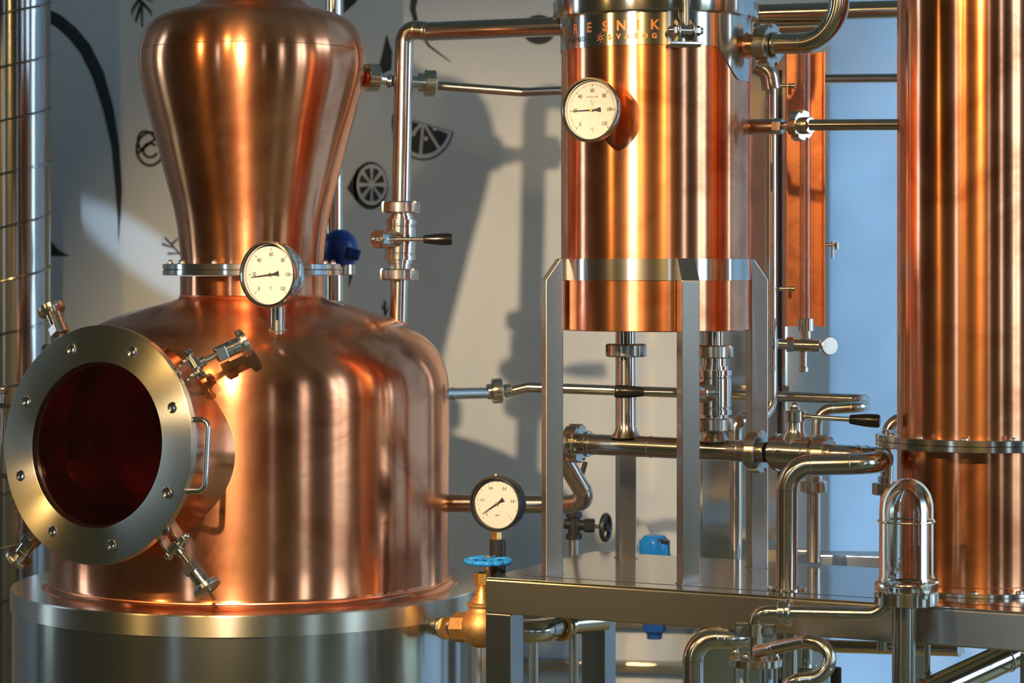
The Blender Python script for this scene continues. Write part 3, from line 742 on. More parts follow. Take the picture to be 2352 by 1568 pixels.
b = MB(); b.cyl(Kf @ V((0, -.002, .008)), Kf @ V((0, -.002, .15)), .0068, seg=18); b.build('rod', pipem, cl)
b = MB()
for k in range(36):
    b.lathe([(0, -.002), (.0024, 0), (.0018, .002), (0, .0026)], 7, Matrix.Translation(Kf @ V((-.035+.002*k, .016+random.uniform(-.001, .001), -.031+random.uniform(-.001, .001)))))
b.build('weld_bead', chrome, cl)
# thermometer on the column
g2n = angdir(-31); g2c = V((CX, CD_, Z(252, 4.95)))+g2n*(RC+.092)
g2, M2 = gauge('dial_thermometer', 'round steel dial thermometer on the front of the copper condenser column', g2c, g2n, S(75, 4.95), .022, 'c2', chrome)
b = MB(); b.cyl(g2c-g2n*.022, g2c-g2n*.10, .011, seg=24); b.build('stub', copper, g2)
b = MB(); b.cyl(g2c-g2n*.022, g2c-g2n*.032, .016, seg=6); b.build('probe_nut', chrome, g2)

# stand posts
PHI = 13.5
BZ = HZ-.646
def post(deg, label):   # deg measured from the side that faces the camera
    c = V((CX, CD_, 0))+angdir(deg)*.2295; wd = .0385; top = cz(643); tip = cz(594)
    er = angdir(deg); et = V((-er.y, er.x, 0)); M = Matrix((er, et, V((0, 0, 1)))).transposed().to_4x4(); M.translation = V((c.x, c.y, 0))
    h = wd/2; inn = -.2295+RC+.003
    t = thing('stand_post', label, 'post', (c.x, c.y, BZ), 'square posts holding the condenser')
    b = MB(); ol = [(-h, BZ), (h, BZ), (h, top), (-h+.006, tip), (-h-.007, tip), (-h-.007, top+.0), (-h, top-.001)]
    M2_ = M @ Matrix(((1, 0, 0, 0), (0, 0, -1, 0), (0, 1, 0, 0), (0, 0, 0, 1)))
    b.prism(ol, -h, h, M2_, bev=0)
    o = b.build('post_tube', steel_d, t, smooth=False)
    mdf = o.modifiers.new('b', 'BEVEL'); mdf.width = .0018; mdf.segments = 2
    b = MB()
    for s in (-1, 1):
        for k in range(16): b.lathe([(0, -.002), (.0022, 0), (0, .002)], 7, Matrix.Translation(c-er*(.0235)+et*s*h+V((0, 0, top+(tip-top)*k/16))))
    b.build('weld_bead', chrome, t)
    b = MB(); b.box((wd+.004, wd+.004, .002), M @ Matrix.Translation((0, 0, BZ+.001))); b.build('foot_weld', steel_d, t)
post(-90+PHI-0, 'square steel post at the left of the copper condenser, nearest the pot')
post(PHI, 'square steel post in the middle, in front of the copper condenser')
post(90+PHI, 'square steel post at the right rear of the copper condenser')
post(180+PHI, 'square steel post seen behind the condenser, below the horizontal manifold pipe')

# ------------------------------------------------------------------ 3 bench
BA = V((X(1115, 5.088), 5.088, 0)); bu = V((.891, -.454, 0)).normalized(); bv = V((-bu.y, bu.x, 0))
BL, BW, BH = 1.20, .53, .075
bench = thing('steel_bench', 'welded stainless steel bench with square legs carrying both copper columns', 'bench', (BA+bu*BL/2+bv*BW/2))
MBn = Matrix((bu, bv, V((0, 0, 1)))).transposed().to_4x4(); MBn.translation = V((BA.x, BA.y, 0))
b = MB(); b.box((BL-.004, BW-.004, .004), MBn @ Matrix.Translation((BL/2, BW/2, BZ-.002)), .001); b.build('tabletop', brushed('bench_top_steel', (.50, .48, .44), (.42, .41, .38), .10, .3, .3, .25, .3, grain=.02), bench)
for c, sz in (((BL/2, .03), (BL, .06)), ((BL/2, BW-.03), (BL, .06)), ((.03, BW/2), (.06, BW-.12)), ((BL-.03, BW/2), (.06, BW-.12))):
    b = MB(); b.box((sz[0], sz[1], BH-.004), MBn @ Matrix.Translation((c[0], c[1], BZ-.004-(BH-.004)/2)), .003); b.build('frame_rail', steel_d, bench)
for c in ((.03, .03), (BL-.03, .03), (.03, BW-.03), (BL-.03, BW-.03)):
    b = MB(); b.box((.06, .06, BZ-BH), MBn @ Matrix.Translation((c[0], c[1], (BZ-BH)/2)), .003); b.build('leg', steel_d, bench)
b = MB(); b.box((BL-.12, .0012, .0012), MBn @ Matrix.Translation((BL/2, .062, BZ))); b.build('sheet_seam', black_r, bench)
b = MB(); b.lathe([(.040, 0), (.040, .003), (.026, .004), (.026, .001)], 40, Matrix.Translation((X(1806, 4.9), 4.9, BZ))); b.build('pipe_grommet', chrome, bench)

# ------------------------------------------------------------------ 4 tall copper column at the right
TD = 4.94; TX = X(2240, TD); TR = .158; MT = Matrix.Translation((TX, TD, 0))
tall = thing('tall_copper_column', 'tall copper column at the right edge standing on the steel bench', 'column', (TX, TD, BZ))
b = MB(); b.lathe([(TR, BZ+.004), (TR, Z(1022, TD))], 144); b.build('lower_shell', copper, tall, MT)
b = MB(); b.lathe([(TR, Z(997, TD)), (TR, Z(-160, TD))], 144); b.build('upper_shell', copper, tall, MT)
fz = HZ-.335
for z0, z1 in ((fz-.0115, fz), (fz-.0245, fz-.013)):
    b = MB(); b.ring(TR-.01, .202, z0, z1, 96, bev=.0012); b.build('flange_plate', steel, tall, MT)
b = MB(); b.ring(TR-.01, .2, fz-.0131, fz-.0114, 64, bev=.0002); b.build('gasket', black_r, tall, MT)
b = MB(); b.ring(TR-.01, .188, BZ, BZ+.008, 96, bev=.001); b.build('base_flange', steel, tall, MT)
for k in range(12):
    a = 2*PI*k/12+.22
    b = MB(); b.lathe([(0, .006), (.0045, .0055), (.0075, .003), (.008, 0)], 18, MT @ Matrix.Translation((.183*math.cos(a), .183*math.sin(a), fz))); b.build('bolt', chrome, tall)
    b = MB(); b.lathe([(0, .006), (.0045, .0055), (.0075, .003), (.008, 0)], 18, MT @ Matrix.Translation((.176*math.cos(a+.1), .176*math.sin(a+.1), BZ+.008))); b.build('bolt', chrome, tall)
b = MB(); b.torus(TR, .0012, MT @ Matrix.Translation((0, 0, BZ+.016)), 96, 6); b.build('weld_seam', copper, tall)

# ------------------------------------------------------------------ 5 riser pipe, valve, top pipe (pot -> condenser)
rd = 5.60
def pp(*l): return [P(*q) for q in l]
riser = pipe('vapour_pipe', 'bent steel pipe rising from the riser valve and running to the condenser top', pp((921, 470, rd), (929, 66, rd), (985, 72, 5.57), (1300, 60, 5.3)), S(21.5, rd), .052)
low = pipe('vapour_pipe_stub', 'short steel pipe stub standing on the right shoulder of the copper dome', pp((914, 752, rd), (917, 630, rd)), S(20.5, rd), .05)
b = MB(); b.torus(S(21, rd), .0022, frame(P(914, 737, rd), V((.35, 0, 1))), 32, 8); b.build('weld_bead', copper_dull, low)
ball_valve('polished ball valve on the riser pipe, black grip pointing right', P(919, 550, rd), P(921, 500, rd)-P(918, 600, rd), S(36, rd), S(98, rd), V((-.62, -.78, 0)), .070, P(1040, 548, 5.52)-P(880, 548, 5.52), S(166, 5.53), S(66, 5.53),
           [(P(921, 476, rd), (0, 0, 1), S(44, rd), S(27, rd)), (P(917, 630, rd), (0, 0, 1), S(44, rd), S(26, rd))], name='ball_valve')
# ---- port on the onion head, small pipe running right
side = pipe('vent_pipe', 'thin steel pipe running right from the union behind the riser pipe', pp((1008, 197, 5.75), (1205, 212, 5.7), (1300, 208, 5.6)), S(10.5, 5.7), .03, beads=False)
st = thing('onion_port', 'polished port fitting on the right shoulder of the onion head', 'fitting', P(853, 210, 5.6))
for p0, p1, r, m in (((830, 178, 5.62), (842, 178, 5.63), 22, copper), ((842, 178, 5.63), (868, 179, 5.64), 32, chrome), ((868, 181, 5.64), (890, 184, 5.66), 12, chrome), ((890, 186, 5.66), (900, 187, 5.66), 17, chrome), ((900, 186, 5.66), (962, 190, 5.7), 14, pipem)):
    b = MB(); b.cyl(P(*p0), P(*p1), S(r, 5.65), seg=32, bev=.001); b.build('fitting_section', m, st)
union_nut(P(988, 191, 5.72), V((1, .15, -.03)), S(31, 5.7), S(26, 5.7), st); collar(P(968, 190, 5.72), V((1, .15, -.03)), S(22, 5.7), S(18, 5.7), st)
# ---- vertical pipe behind the onion, with blue cap
pipe('standpipe', 'vertical steel pipe rising behind the onion head', pp((768, -60, 6.1), (768, 690, 6.1)), S(20, 6.1), .05, beads=False)
bc = thing('blue_float_valve', 'dark blue domed plastic cap beside the neck flange', 'valve', P(786, 632, 6.0))
b = MB(); b.lathe([(0, .052), (.018, .049), (.034, .038), (.044, .018), (.046, -.005), (.042, -.030), (.030, -.038), (0, -.038)], 32, frame(P(780, 575, 5.95), V((.1, -.3, 1)))); b.build('cap', blue_pl, bc)
b = MB(); b.box((.035, .03, .028), frame(P(812, 583, 5.92), V((.3, 0, 1))), .006); b.build('lever_end', blue_pl, bc)
b = MB(); b.cyl(P(788, 632, 5.95), P(788, 605, 5.95), .030, seg=24, bev=.003); b.build('collar', steel, bc)

# ---- right outlet of condenser: union, pipe, big elbow up
oz = Z(103, 5.1); o0 = V((CX, CD_, oz))+angdir(OUT)*(RC-.01)
odir = (P(1860, 100, 5.03)-o0).normalized()
el = pipe('outlet_pipe', 'bent steel pipe leaving the condenser collar and turning straight up', [P(1788, 101, 5.09), P(1927, 98, 5.0), P(1929, -120, 5.0)], S(23.5, 5.05), .085)
cp = thing('condenser_outlet', 'polished outlet neck and slotted nut on the collar of the condenser', 'fitting', o0)
b = MB(); b.lathe([(.042, -.006), (.040, .004), (.030, .010), (.024, .020), (.023, .034)], 36, frame(o0, angdir(OUT))); b.build('neck', copper, cp)
straight(cp, o0+angdir(OUT)*.01, P(1745, 103, 5.12), S(23, 5.1), name='neck_tube')
union_nut(P(1762, 104, 5.11), odir, S(50, 5.1), S(34, 5.1), cp); collar(P(1785, 104, 5.10), odir, S(31, 5.1), S(12, 5.1), cp)
# pipe behind: big horizontal at top, thin ones
pipe('header_pipe', 'thick horizontal steel pipe across the top right behind the elbow', pp((1730, 31, 5.75), (2090, 20, 5.55)), S(21, 5.6), .05)
hb = pipe('bypass_pipe', 'short dark steel pipe just under the thick top pipe', pp((1735, 66, 5.74), (1905, 60, 5.66), (1905, 30, 5.66)), S(14, 5.8), .02)
collar(P(1810, 63, 5.82), V((1, 0, .03)), S(18, 5.8), S(20, 5.8), hb)
pipe('cross_pipe', 'horizontal steel pipe passing behind the copper channel, upper one', pp((1880, 181, 5.9), (2100, 179, 5.7)), S(10.5, 5.8), .05)
ep = pipe('elbow_pipe', 'fat steel elbow just below the slotted outlet nut', pp((1735, 150, 5.4), (1765, 165, 5.4), (1771, 205, 5.4)), S(22, 5.4), .03)
collar(P(1771, 195, 5.4), (.2, 0, 1), S(20, 5.4), S(12, 5.4), ep)
dp = pipe('drain_pipe', 'long vertical steel pipe between condenser and copper channel', pp((1771, 205, 5.45), (1771, 948, 5.45), (1700, 968, 5.40)), S(14, 5.45), .04)
# pipe at y 287 with union
mid = pipe('coolant_pipe', 'horizontal steel pipe with slotted nut between condenser and tall column', pp((1862, 287, 5.1), (2090, 286, 4.98)), S(13, 5.05), .04)
straight(mid, P(1724, 291, 5.2), P(1782, 291, 5.17), S(18, 5.15), name='sleeve')
b = MB(); b.cyl(P(1778, 290, 5.17), P(1798, 290, 5.16), S(19, 5.15), seg=6, bev=.001); b.build('hex_section', chrome, mid)
b = MB(); b.cyl(P(1798, 289, 5.16), P(1822, 289, 5.14), S(10, 5.15), S(16, 5.15)); b.build('reducer', pipem, mid)
union_nut(P(1838, 288, 5.13), P(1862, 287, 5.1)-P(1798, 290, 5.16), S(36, 5.13), S(24, 5.13), mid); collar(P(1856, 288, 5.12), P(1862, 287, 5.1)-P(1798, 290, 5.16), S(20, 5.1), S(16, 5.1), mid)

# ---- copper channel with glass tube and small valve
ch = thing('copper_channel', 'vertical copper channel sheltering a glass tube beside the tall column', 'level gauge', P(1850, 752, 5.45))
cd = 5.45; zt, zb_ = Z(118, cd), Z(750, cd); wc_ = S(85, cd)
b = MB(); M_ = Matrix.Translation((X(1850.5, cd), cd, (zt+zb_)/2)); h = zt-zb_
b.box((wc_, .0025, h), M_ @ Matrix.Translation((0, .030, 0))); b.box((.0025, .034, h), M_ @ Matrix.Translation((-wc_/2, .013, 0))); b.box((.0025, .034, h), M_ @ Matrix.Translation((wc_/2, .013, 0)))
b.build('channel', copper_dull, ch)
b = MB(); rows = [(S(11, cd), zb_+.01), (S(11, cd), zt), (S(8.5, cd), zt), (S(8.5, cd), zb_+.01), (S(11, cd), zb_+.01)]
b.lathe(rows, 24); b.build('glass_tube', glass, ch, Matrix.Translation((X(1852, cd), cd+.004, 0)))
for yy in (197, 663):
    b = MB(); b.cyl(P(1790, yy, cd), P(1822, yy-1, cd), .0045, seg=14); b.cyl(P(1816, yy, cd-.012), P(1824, yy, cd-.012), .0065, seg=14); b.build('bracket_pin', chrome, ch)
lvv = thing('sampling_valve', 'small brass-toned valve with round knob below the copper channel', 'valve', P(1850, 858, 5.42))
vd = 5.42
for p0, p1, r, m, nm in (((1851, 760, vd), (1851, 731, vd), 19, chrome, 'top_nut'), ((1851, 778, vd), (1851, 758, vd), 12, pipem, 'neck'), ((1786, 789, vd), (1815, 791, vd), 12, pipem, 'inlet'), ((1806, 791, vd), (1822, 791, vd), 17, chrome, 'hex_section'), ((1820, 792, vd), (1884, 794, vd-.02), 14, pipem, 'valve_body'), ((1884, 794, vd-.02), (1896, 794, vd-.03), 8, chrome, 'stem'), ((1845, 806, vd), (1845, 842, vd), 9, pipem, 'spout'), ((1845, 842, vd), (1845, 854, vd), 12, chrome, 'spout_nut')):
    b = MB(); b.cyl(P(*p0), P(*p1), S(r, vd), seg=6 if 'hex' in nm else 24, bev=.001); b.build(nm, m, lvv)
b = MB(); kf = V((.36, -.93, 0)); kp = P(1905, 794, vd-.04); b.cyl(kp-kf*.004, kp+kf*.004, S(21, vd), seg=32, bev=.0015); b.build('knob', nutm, lvv)

hk = thing('wall_hook', 'small steel hook bracket just right of the copper channel', 'hook', P(1908, 575, 5.6))
b = MB(); b.cyl(P(1893, 562, 5.6), P(1922, 562, 5.6), S(4, 5.6), seg=12); b.cyl(P(1912, 554, 5.6), P(1912, 592, 5.6), S(3.5, 5.6), seg=12); b.cyl(P(1922, 557, 5.6), P(1922, 572, 5.6), S(5, 5.6), seg=12); b.build('hook_bar', pipem, hk)
# ---- polished cabinet behind
cab = thing('steel_cabinet', 'tall mirror polished steel cabinet behind the condenser and its posts', 'cabinet', P(1708, 1290, 6.1))
kx0, kx1 = X(1608, 6.05), X(1810, 6.05)
b = MB(); b.box((kx1-kx0, .25, 2.1), Matrix.Translation(((kx0+kx1)/2, 6.18, 1.25)) @ Matrix.Rotation(math.radians(0), 4, 'Z'), .006); b.build('body', mirror, cab)
b = MB(); b.box((kx1-kx0+.01, .012, .022), Matrix.Translation(((kx0+kx1)/2, 6.047, Z(896, 6.05))), .002); b.build('edge_strip', steel_d, cab)
b = MB(); b.box((.010, .012, 1.9), Matrix.Translation((X(1792, 6.05), 6.047, 1.3)), .002); b.build('edge_strip', black_r, cab)

# ---- level pipe across at y 895
hp_ = pipe('transfer_pipe', 'long thin horizontal steel pipe crossing behind the condenser posts', pp((1158, 902, 5.75), (1212, 889, 5.75), (1985, 917, 5.62), (1985, 934, 5.3), (1878, 940, 5.30), (1872, 1098, 5.30)), S(12, 5.6), .036)
tp = thing('pot_drain_fitting', 'steel sleeve and slotted nut on the right flank of the copper pot', 'fitting', P(1070, 915, 5.6))
straight(tp, P(1022, 904, 5.6), P(1115, 902, 5.7), S(13, 5.65), name='sleeve'); collar(P(1040, 904, 5.62), (1, .1, 0), S(15, 5.6), S(10, 5.6), tp)
union_nut(P(1142, 897, 5.72), (1, .1, .05), S(29, 5.7), S(24, 5.7), tp); collar(P(1165, 895, 5.74), (1, .1, .1), S(14, 5.7), S(20, 5.7), tp); collar(P(1124, 899, 5.71), (1, .1, .05), S(18, 5.7), S(12, 5.7), tp)
v1 = pipe('condensate_pipe', 'vertical steel pipe with slotted nut behind the tall u-bend pipe', pp((1869, 1095, 5.3), (1869, 1290, 5.3)), S(16, 5.3), .04)
union_nut(P(1869, 1117, 5.3), (0, 0, 1), S(31, 5.3), S(26, 5.3), v1); collar(P(1869, 1098, 5.3), (0, 0, 1), S(20, 5.3), S(14, 5.3), v1)
pipe('return_pipe', 'vertical steel pipe with a bend at its top behind the right rear post', pp((1735, 955, 5.5), (1690, 958, 5.5), (1690, 1285, 5.5)), S(14.5, 5.5), .035)
v2 = pipe('column_drain_pipe', 'vertical steel pipe bending in behind the tall copper column', pp((2090, 962, 5.25), (2040, 962, 5.25), (2033, 1296, 5.25)), S(14.5, 5.25), .035)
union_nut(P(2034, 1122, 5.25), (0, 0, 1), S(31, 5.25), S(27, 5.25), v2); collar(P(2035, 1100, 5.25), (0, 0, 1), S(18, 5.25), S(14, 5.25), v2)

# ---- manifold under the condenser
mz = HZ-.378
def MZ(px, py): d = .378*F/(py-620); return P(px, py, d)
mA, mB = MZ(1330, 1018.5), MZ(1760, 1038); mdir = (mB-mA).normalized()
man = thing('manifold_pipe', 'horizontal steel manifold pipe below the condenser, passing behind the middle post', 'pipe', mA)
straight(man, mA-mdir*.01, mB, S(24.5, 5.12))
def onman(px):
    best = min((i/1000 for i in range(0, 1001)), key=lambda t: abs(1176+(mA.lerp(mB, t)).x*F/(mA.lerp(mB, t)).y-px)); return mA.lerp(mB, best)
t1 = onman(1438); t2 = onman(1641)
b = MB(); M_ = Matrix.Translation(t1); r_ = S(22, t1.y)
b.lathe([(r_*1.65, .018), (r_*1.25, .029), (r_*1.05, .040), (r_, .052), (r_, .118), (r_, Z(806, t1.y)-t1.z)], 32, M_); b.build('branch_tube', pipem, man)
b = MB(); M_ = Matrix.Translation(t2); b.lathe([(r_*1.65, .018), (r_*1.25, .029), (r_*1.05, .038), (r_, .046), (r_, Z(985, t2.y)-t2.z)], 32, M_); b.build('branch_tube', pipem, man)
for px in (1360, 1496, 1582, 1700):
    q = onman(px); b = MB(); b.torus(S(24.6, q.y), .0011, frame(q, mdir), 28, 6); b.build('weld_bead', pipem, man)
union_nut(MZ(1322, 1017.5), mdir, S(45, 5.25), S(30, 5.25), man); collar(MZ(1350, 1019), mdir, S(30, 5.2), S(10, 5.2), man)
union_nut(MZ(1738, 1037), mdir, S(50, 5.0), S(30, 5.0), man)
nz = thing('condenser_drain', 'short steel neck with slotted nut under the left of the condenser', 'fitting', V((t1.x, t1.y, Z(822, t1.y))))
straight(nz, V((t1.x, t1.y, Z(800, t1.y))), V((t1.x, t1.y, cz(756))), r_, name='neck'); union_nut(V((t1.x, t1.y, Z(804, t1.y))), (0, 0, 1), S(47, t1.y), S(30, t1.y), nz)
# second drain with ball valve
t2c = V((t2.x, t2.y, Z(900, t2.y)))
ball_valve('polished vertical ball valve beside the middle post, black grip pointing left', t2c, (0, 0, 1), S(40, t2.y), S(108, t2.y), V((-.74, -.67, 0)), .062, P(1416, 896, 4.97)-P(1600, 900, 4.97), S(186, 4.97), S(68, 4.97),
           [(V((t2.x, t2.y, Z(807, t2.y))), (0, 0, 1), S(44, t2.y), S(30, t2.y)), (V((t2.x, t2.y, Z(974, t2.y))), (0, 0, 1), S(44, t2.y), S(30, t2.y))])
n2 = thing('condenser_drain', 'short steel neck above the vertical ball valve under the condenser', 'fitting', V((t2.x, t2.y, Z(850, t2.y))))
straight(n2, V((t2.x, t2.y, Z(850, t2.y))), V((t2.x, t2.y, cz(756))), S(22, t2.y), name='neck')
# horizontal ball valve
vc = MZ(1826, 1040)
ball_valve('polished horizontal ball valve right of the posts, black grip pointing right', vc, mdir, S(43, 5.0), S(104, 5.0), (0, 0, 1), S(85, 5.0), P(2030, 964, 4.9)-P(1833, 952, 4.95), S(198, 4.93), S(70, 4.93),
           [(vc+mdir*S(70, 5.0), mdir, S(44, 4.97), S(34, 4.97))])
mkf = frame(vc+V((mdir.y, -mdir.x, 0)).normalized()*S(43, 5.0)*1.0-mdir*.020, V((mdir.y, -mdir.x, 0)), mdir)
flat_text([('4G', 0, .004, .011, .0003), ('CE', 0, -.007, .009, 0)], mkf, 'body_marking', ink, [o for o in bpy.data.objects if o.name.startswith('ball_valve')][-1])
# U-bend to the bench
ub = pipe('return_bend_pipe', 'steel pipe looping back in a u-bend and dropping through the bench top', [vc+mdir*S(66, 5.0), vc+mdir*S(125, 5.0), P(2034, 1050, 4.98), P(2012, 1064, 4.84), P(1808, 1068, 4.885), V((X(1806, 4.9), 4.9, BZ-.18))], S(24.5, 4.9), .052)
# diagonal bend from the left union to the pot
dgp = pipe('pot_return_pipe', 'steel pipe bending back from the manifold to the copper pot behind the pressure gauge', [MZ(1305, 1020), P(1280, 1030, 5.36), P(1352, 1150, 5.42), P(1300, 1158, 5.46), P(1015, 1155, 5.55)], S(21.5, 5.4), .035)

# ------------------------------------------------------------------ pressure gauge, handwheel valve
pg, MPg = gauge('pressure_gauge', 'black pressure gauge with white bar dial between pot and bench', P(1136, 1157, 5.2), V((-math.sin(math.radians(24)), -math.cos(math.radians(24)), 0)), S(64, 5.2), .040, 'bar', black_r)
b = MB(); b.cyl(P(1141, 1222, 5.23), P(1141, 1240, 5.23), S(11, 5.2), seg=4); b.build('brass_connector', brass, pg)
b = MB(); b.cyl(P(1143, 1238, 5.23), P(1143, 1330, 5.23), S(19, 5.2), seg=28, bev=.002); b.build('snubber', black_r, pg)
b = MB(); b.lathe([(0, 0), (.004, 0), (.003, .004), (0, .005)], 10, frame(P(1139, 1092, 5.21), (0, 0, 1))); b.build('vent_plug', brass, pg)
hw = thing('handwheel_valve', 'brass globe valve with bright blue handwheel at the bench corner', 'valve', P(1100, 1480, 5.19))
hd = 5.19
def lobed(R, n, amp, N_=120): return [((R+amp*math.cos(n*2*PI*i/N_))*math.cos(2*PI*i/N_), (R+amp*math.cos(n*2*PI*i/N_))*math.sin(2*PI*i/N_)) for i in range(N_)]
wc2 = P(1121, 1288, hd); tlt = frame(wc2, V((0, -.02, 1)))
b = MB(); pts = [tlt @ V((p[0], p[1], 0)) for p in lobed(S(48, hd), 12, S(2.2, hd))]
b.tube(pts+[pts[0]], S(6.8, hd), 12, cap=False)
for k in range(6):
    a = k*PI/3; b.tube([tlt @ V((.008*math.cos(a), .008*math.sin(a), .002)), tlt @ V((.024*math.cos(a), .024*math.sin(a), .006)), tlt @ V((.040*math.cos(a), .040*math.sin(a), .004))], .0032, 8)
b.cyl(tlt @ V((0, 0, -.008)), tlt @ V((0, 0, .007)), .011, seg=20); b.build('handwheel', blue_paint, hw)
hexnut(tlt @ V((0, 0, .007)), (0, 0, 1), .006, .004, hw, mat=brass, name='wheel_nut', dome=False)
vx = 1108; M_ = Matrix.Translation(P(vx, 1440, hd))
def hz_(py): return Z(py, hd)-Z(1440, hd)
b = MB(); b.cyl(P(vx+8, 1325, hd), P(vx+10, 1290, hd), S(6, hd)); b.build('stem', brass, hw)
b = MB(); b.lathe([(S(17, hd), hz_(1342)), (S(19, hd), hz_(1340)), (S(19, hd), hz_(1316)), (S(12, hd), hz_(1314))], 6, M_); b.build('gland_nut', brass, hw)
b = MB(); b.lathe([(S(26, hd), hz_(1392)), (S(28, hd), hz_(1386)), (S(24, hd), hz_(1376)), (S(17, hd), hz_(1366)), (S(14, hd), hz_(1345)), (S(14, hd), hz_(1338))], 28, M_); b.build('bonnet', brass, hw)
b = MB(); b.lathe([(0, hz_(1487)), (S(22, hd), hz_(1484)), (S(42, hd), hz_(1470)), (S(52, hd), hz_(1448)), (S(50, hd), hz_(1425)), (S(36, hd), hz_(1404)), (S(31, hd), hz_(1398)), (S(31, hd), hz_(1392)), (S(36, hd), hz_(1390)), (S(36, hd), hz_(1384)), (S(26, hd), hz_(1382))], 36, M_); b.build('valve_body', cast_brass, hw, ang=50)
b = MB(); b.cyl(P(1047, 1440, hd+.03), P(1078, 1440, hd+.01), S(35, hd), seg=8, bev=.003)
b.build('end_hex', cast_brass, hw)
us_ = thing('jacket_inlet', 'short polished steel pipe joining the steel jacket to the brass valve', 'fitting', P(1030, 1465, 5.2))
straight(us_, P(1005, 1440, 5.3), P(1050, 1440, hd+.03), S(22, 5.2)); collar(P(1022, 1441, 5.22), P(1050, 1440, hd+.03)-P(1005, 1440, 5.3), S(27, 5.2), S(10, 5.2), us_)

# ---- under bench left: elbow with clamp, small vertical pipe
ue = pipe('drain_elbow_pipe', 'steel pipe with clamp ring under the left end of the bench', pp((1160, 1446, 5.3), (1235, 1450, 5.3), (1300, 1432, 5.42), (1385, 1424, 5.5)), S(27, 5.3), .06)
b = MB(); b.torus(S(27, 5.35), S(6, 5.35), frame(P(1286, 1440, 5.38), P(1300, 1432, 5.42)-P(1250, 1450, 5.32)), 40, 10); b.build('clamp_ring', brass, ue)
collar(P(1303, 1434, 5.41), P(1385, 1424, 5.5)-P(1300, 1432, 5.42), S(31, 5.4), S(14, 5.4), ue, steel)
pipe('thin_standpipe', 'thin vertical steel pipe below the clamped elbow under the bench', pp((1225, 1470, 5.7), (1225, 1720, 5.7)), S(12, 5.7), .04)
# ---- black needle valve behind the left post
nv = thing('needle_valve', 'black cast needle valve with small handwheel behind the left post', 'valve', P(1320, 1240, 5.9)); nd = 5.9
b = MB(); b.cyl(P(1318, 1238, nd), P(1318, 1172, nd), S(14, nd), seg=20, bev=.002); b.cyl(P(1318, 1238, nd), P(1318, 1224, nd), S(19, nd), seg=20, bev=.002); b.cyl(P(1318, 1188, nd), P(1318, 1174, nd), S(19, nd), seg=20, bev=.002)
b.cyl(P(1295, 1202, nd), P(1345, 1206, nd), S(12, nd), seg=20, bev=.002); b.cyl(P(1342, 1206, nd), P(1366, 1207, nd), S(16, nd), seg=6, bev=.002); b.build('valve_body', black_r, nv)
b = MB(); b.cyl(P(1364, 1208, nd), P(1382, 1210, nd), S(5, nd)); b.build('stem', pipem, nv)
b = MB(); Mw = frame(P(1391, 1211, nd), V((1, -.42, 0))); b.torus(S(28, nd), S(6, nd), Mw, 32, 10)
for k in range(3): b.cyl(Mw @ V((0, 0, 0)), Mw @ V((S(27, nd)*math.cos(k*2.09), S(27, nd)*math.sin(k*2.09), 0)), S(4, nd), seg=8)
b.cyl(Mw @ V((0, 0, -.008)), Mw @ V((0, 0, .008)), S(9, nd), seg=14); b.build('handwheel', black_r, nv)
pipe('needle_valve_pipe', 'pale thin pipe standing under the black needle valve', pp((1318, 1236, nd), (1318, 1700, nd)), S(12, nd), .04)
pipe('black_hose', 'thin dark hose above the needle valve behind the left post', pp((1318, 1176, nd), (1330, 1110, nd), (1345, 1060, nd)), S(6, nd), .04, mat=black_r, cat='hose', beads=False)
# ---- blue filter housing behind the bench
bf = thing('water_filter', 'blue plastic filter housing with light blue cap behind the bench', 'filter', P(1502, 1466, 6.1)); fd = 6.1
b = MB(); M_ = Matrix.Translation((X(1503, fd), fd, 0))
def fzz(py): return Z(py, fd)
b.lathe([(0, fzz(1466)), (S(17, fd), fzz(1466)), (S(18, fd), fzz(1455)), (S(27, fd), fzz(1448)), (S(27, fd), fzz(1290))], 32, M_); b.build('bowl', blue_pl, bf)
b = MB(); b.box((.05, WD-fd, .03), Matrix.Translation((X(1503, fd), (WD+fd)/2, fzz(1300)))); b.build('wall_bracket', steel, bf)
b = MB(); b.lathe([(S(27, fd), fzz(1300)), (S(33, fd), fzz(1285)), (S(33, fd), fzz(1245)), (S(31, fd), fzz(1238)), (S(24, fd), fzz(1229)), (S(10, fd), fzz(1227)), (0, fzz(1229))], 32, M_); b.build('cap', blue_lt, bf)
b = MB(); b.box((.030, .020, .012), M_ @ Matrix.Translation((.018, -.024, fzz(1240))), .003); b.build('vent_button', black_r, bf)
b = MB()
for k in range(10):
    a = k*PI/5; b.box((.006, .006, .05), M_ @ Matrix.Translation((S(33, fd)*math.cos(a), S(33, fd)*math.sin(a), fzz(1262))), .001)
b.build('grip_ribs', blue_lt, bf)

# ---- spiral duct at the far left
du = thing('spiral_duct', 'spiral seamed galvanised steel duct at the far left edge', 'duct', P(35, 1500, 6.3)); dd = 6.3
MD = Matrix.Translation((X(34, dd), dd, 0)); RD = S(81, dd)
b = MB(); b.lathe([(RD, .25), (RD, 3.2)], 64); b.build('duct_wall', duct_m, du, MD)
b = MB(); pts = []; pitch = S(121, dd); n_ = int(2.6/pitch*40)
for i in range(n_): a = 2*PI*i/40; pts.append((RD*math.cos(a+.6), RD*math.sin(a+.6), .4+pitch*i/40))
b.tube(pts, .0035, 6); b.build('spiral_seam', duct_m, du, MD)

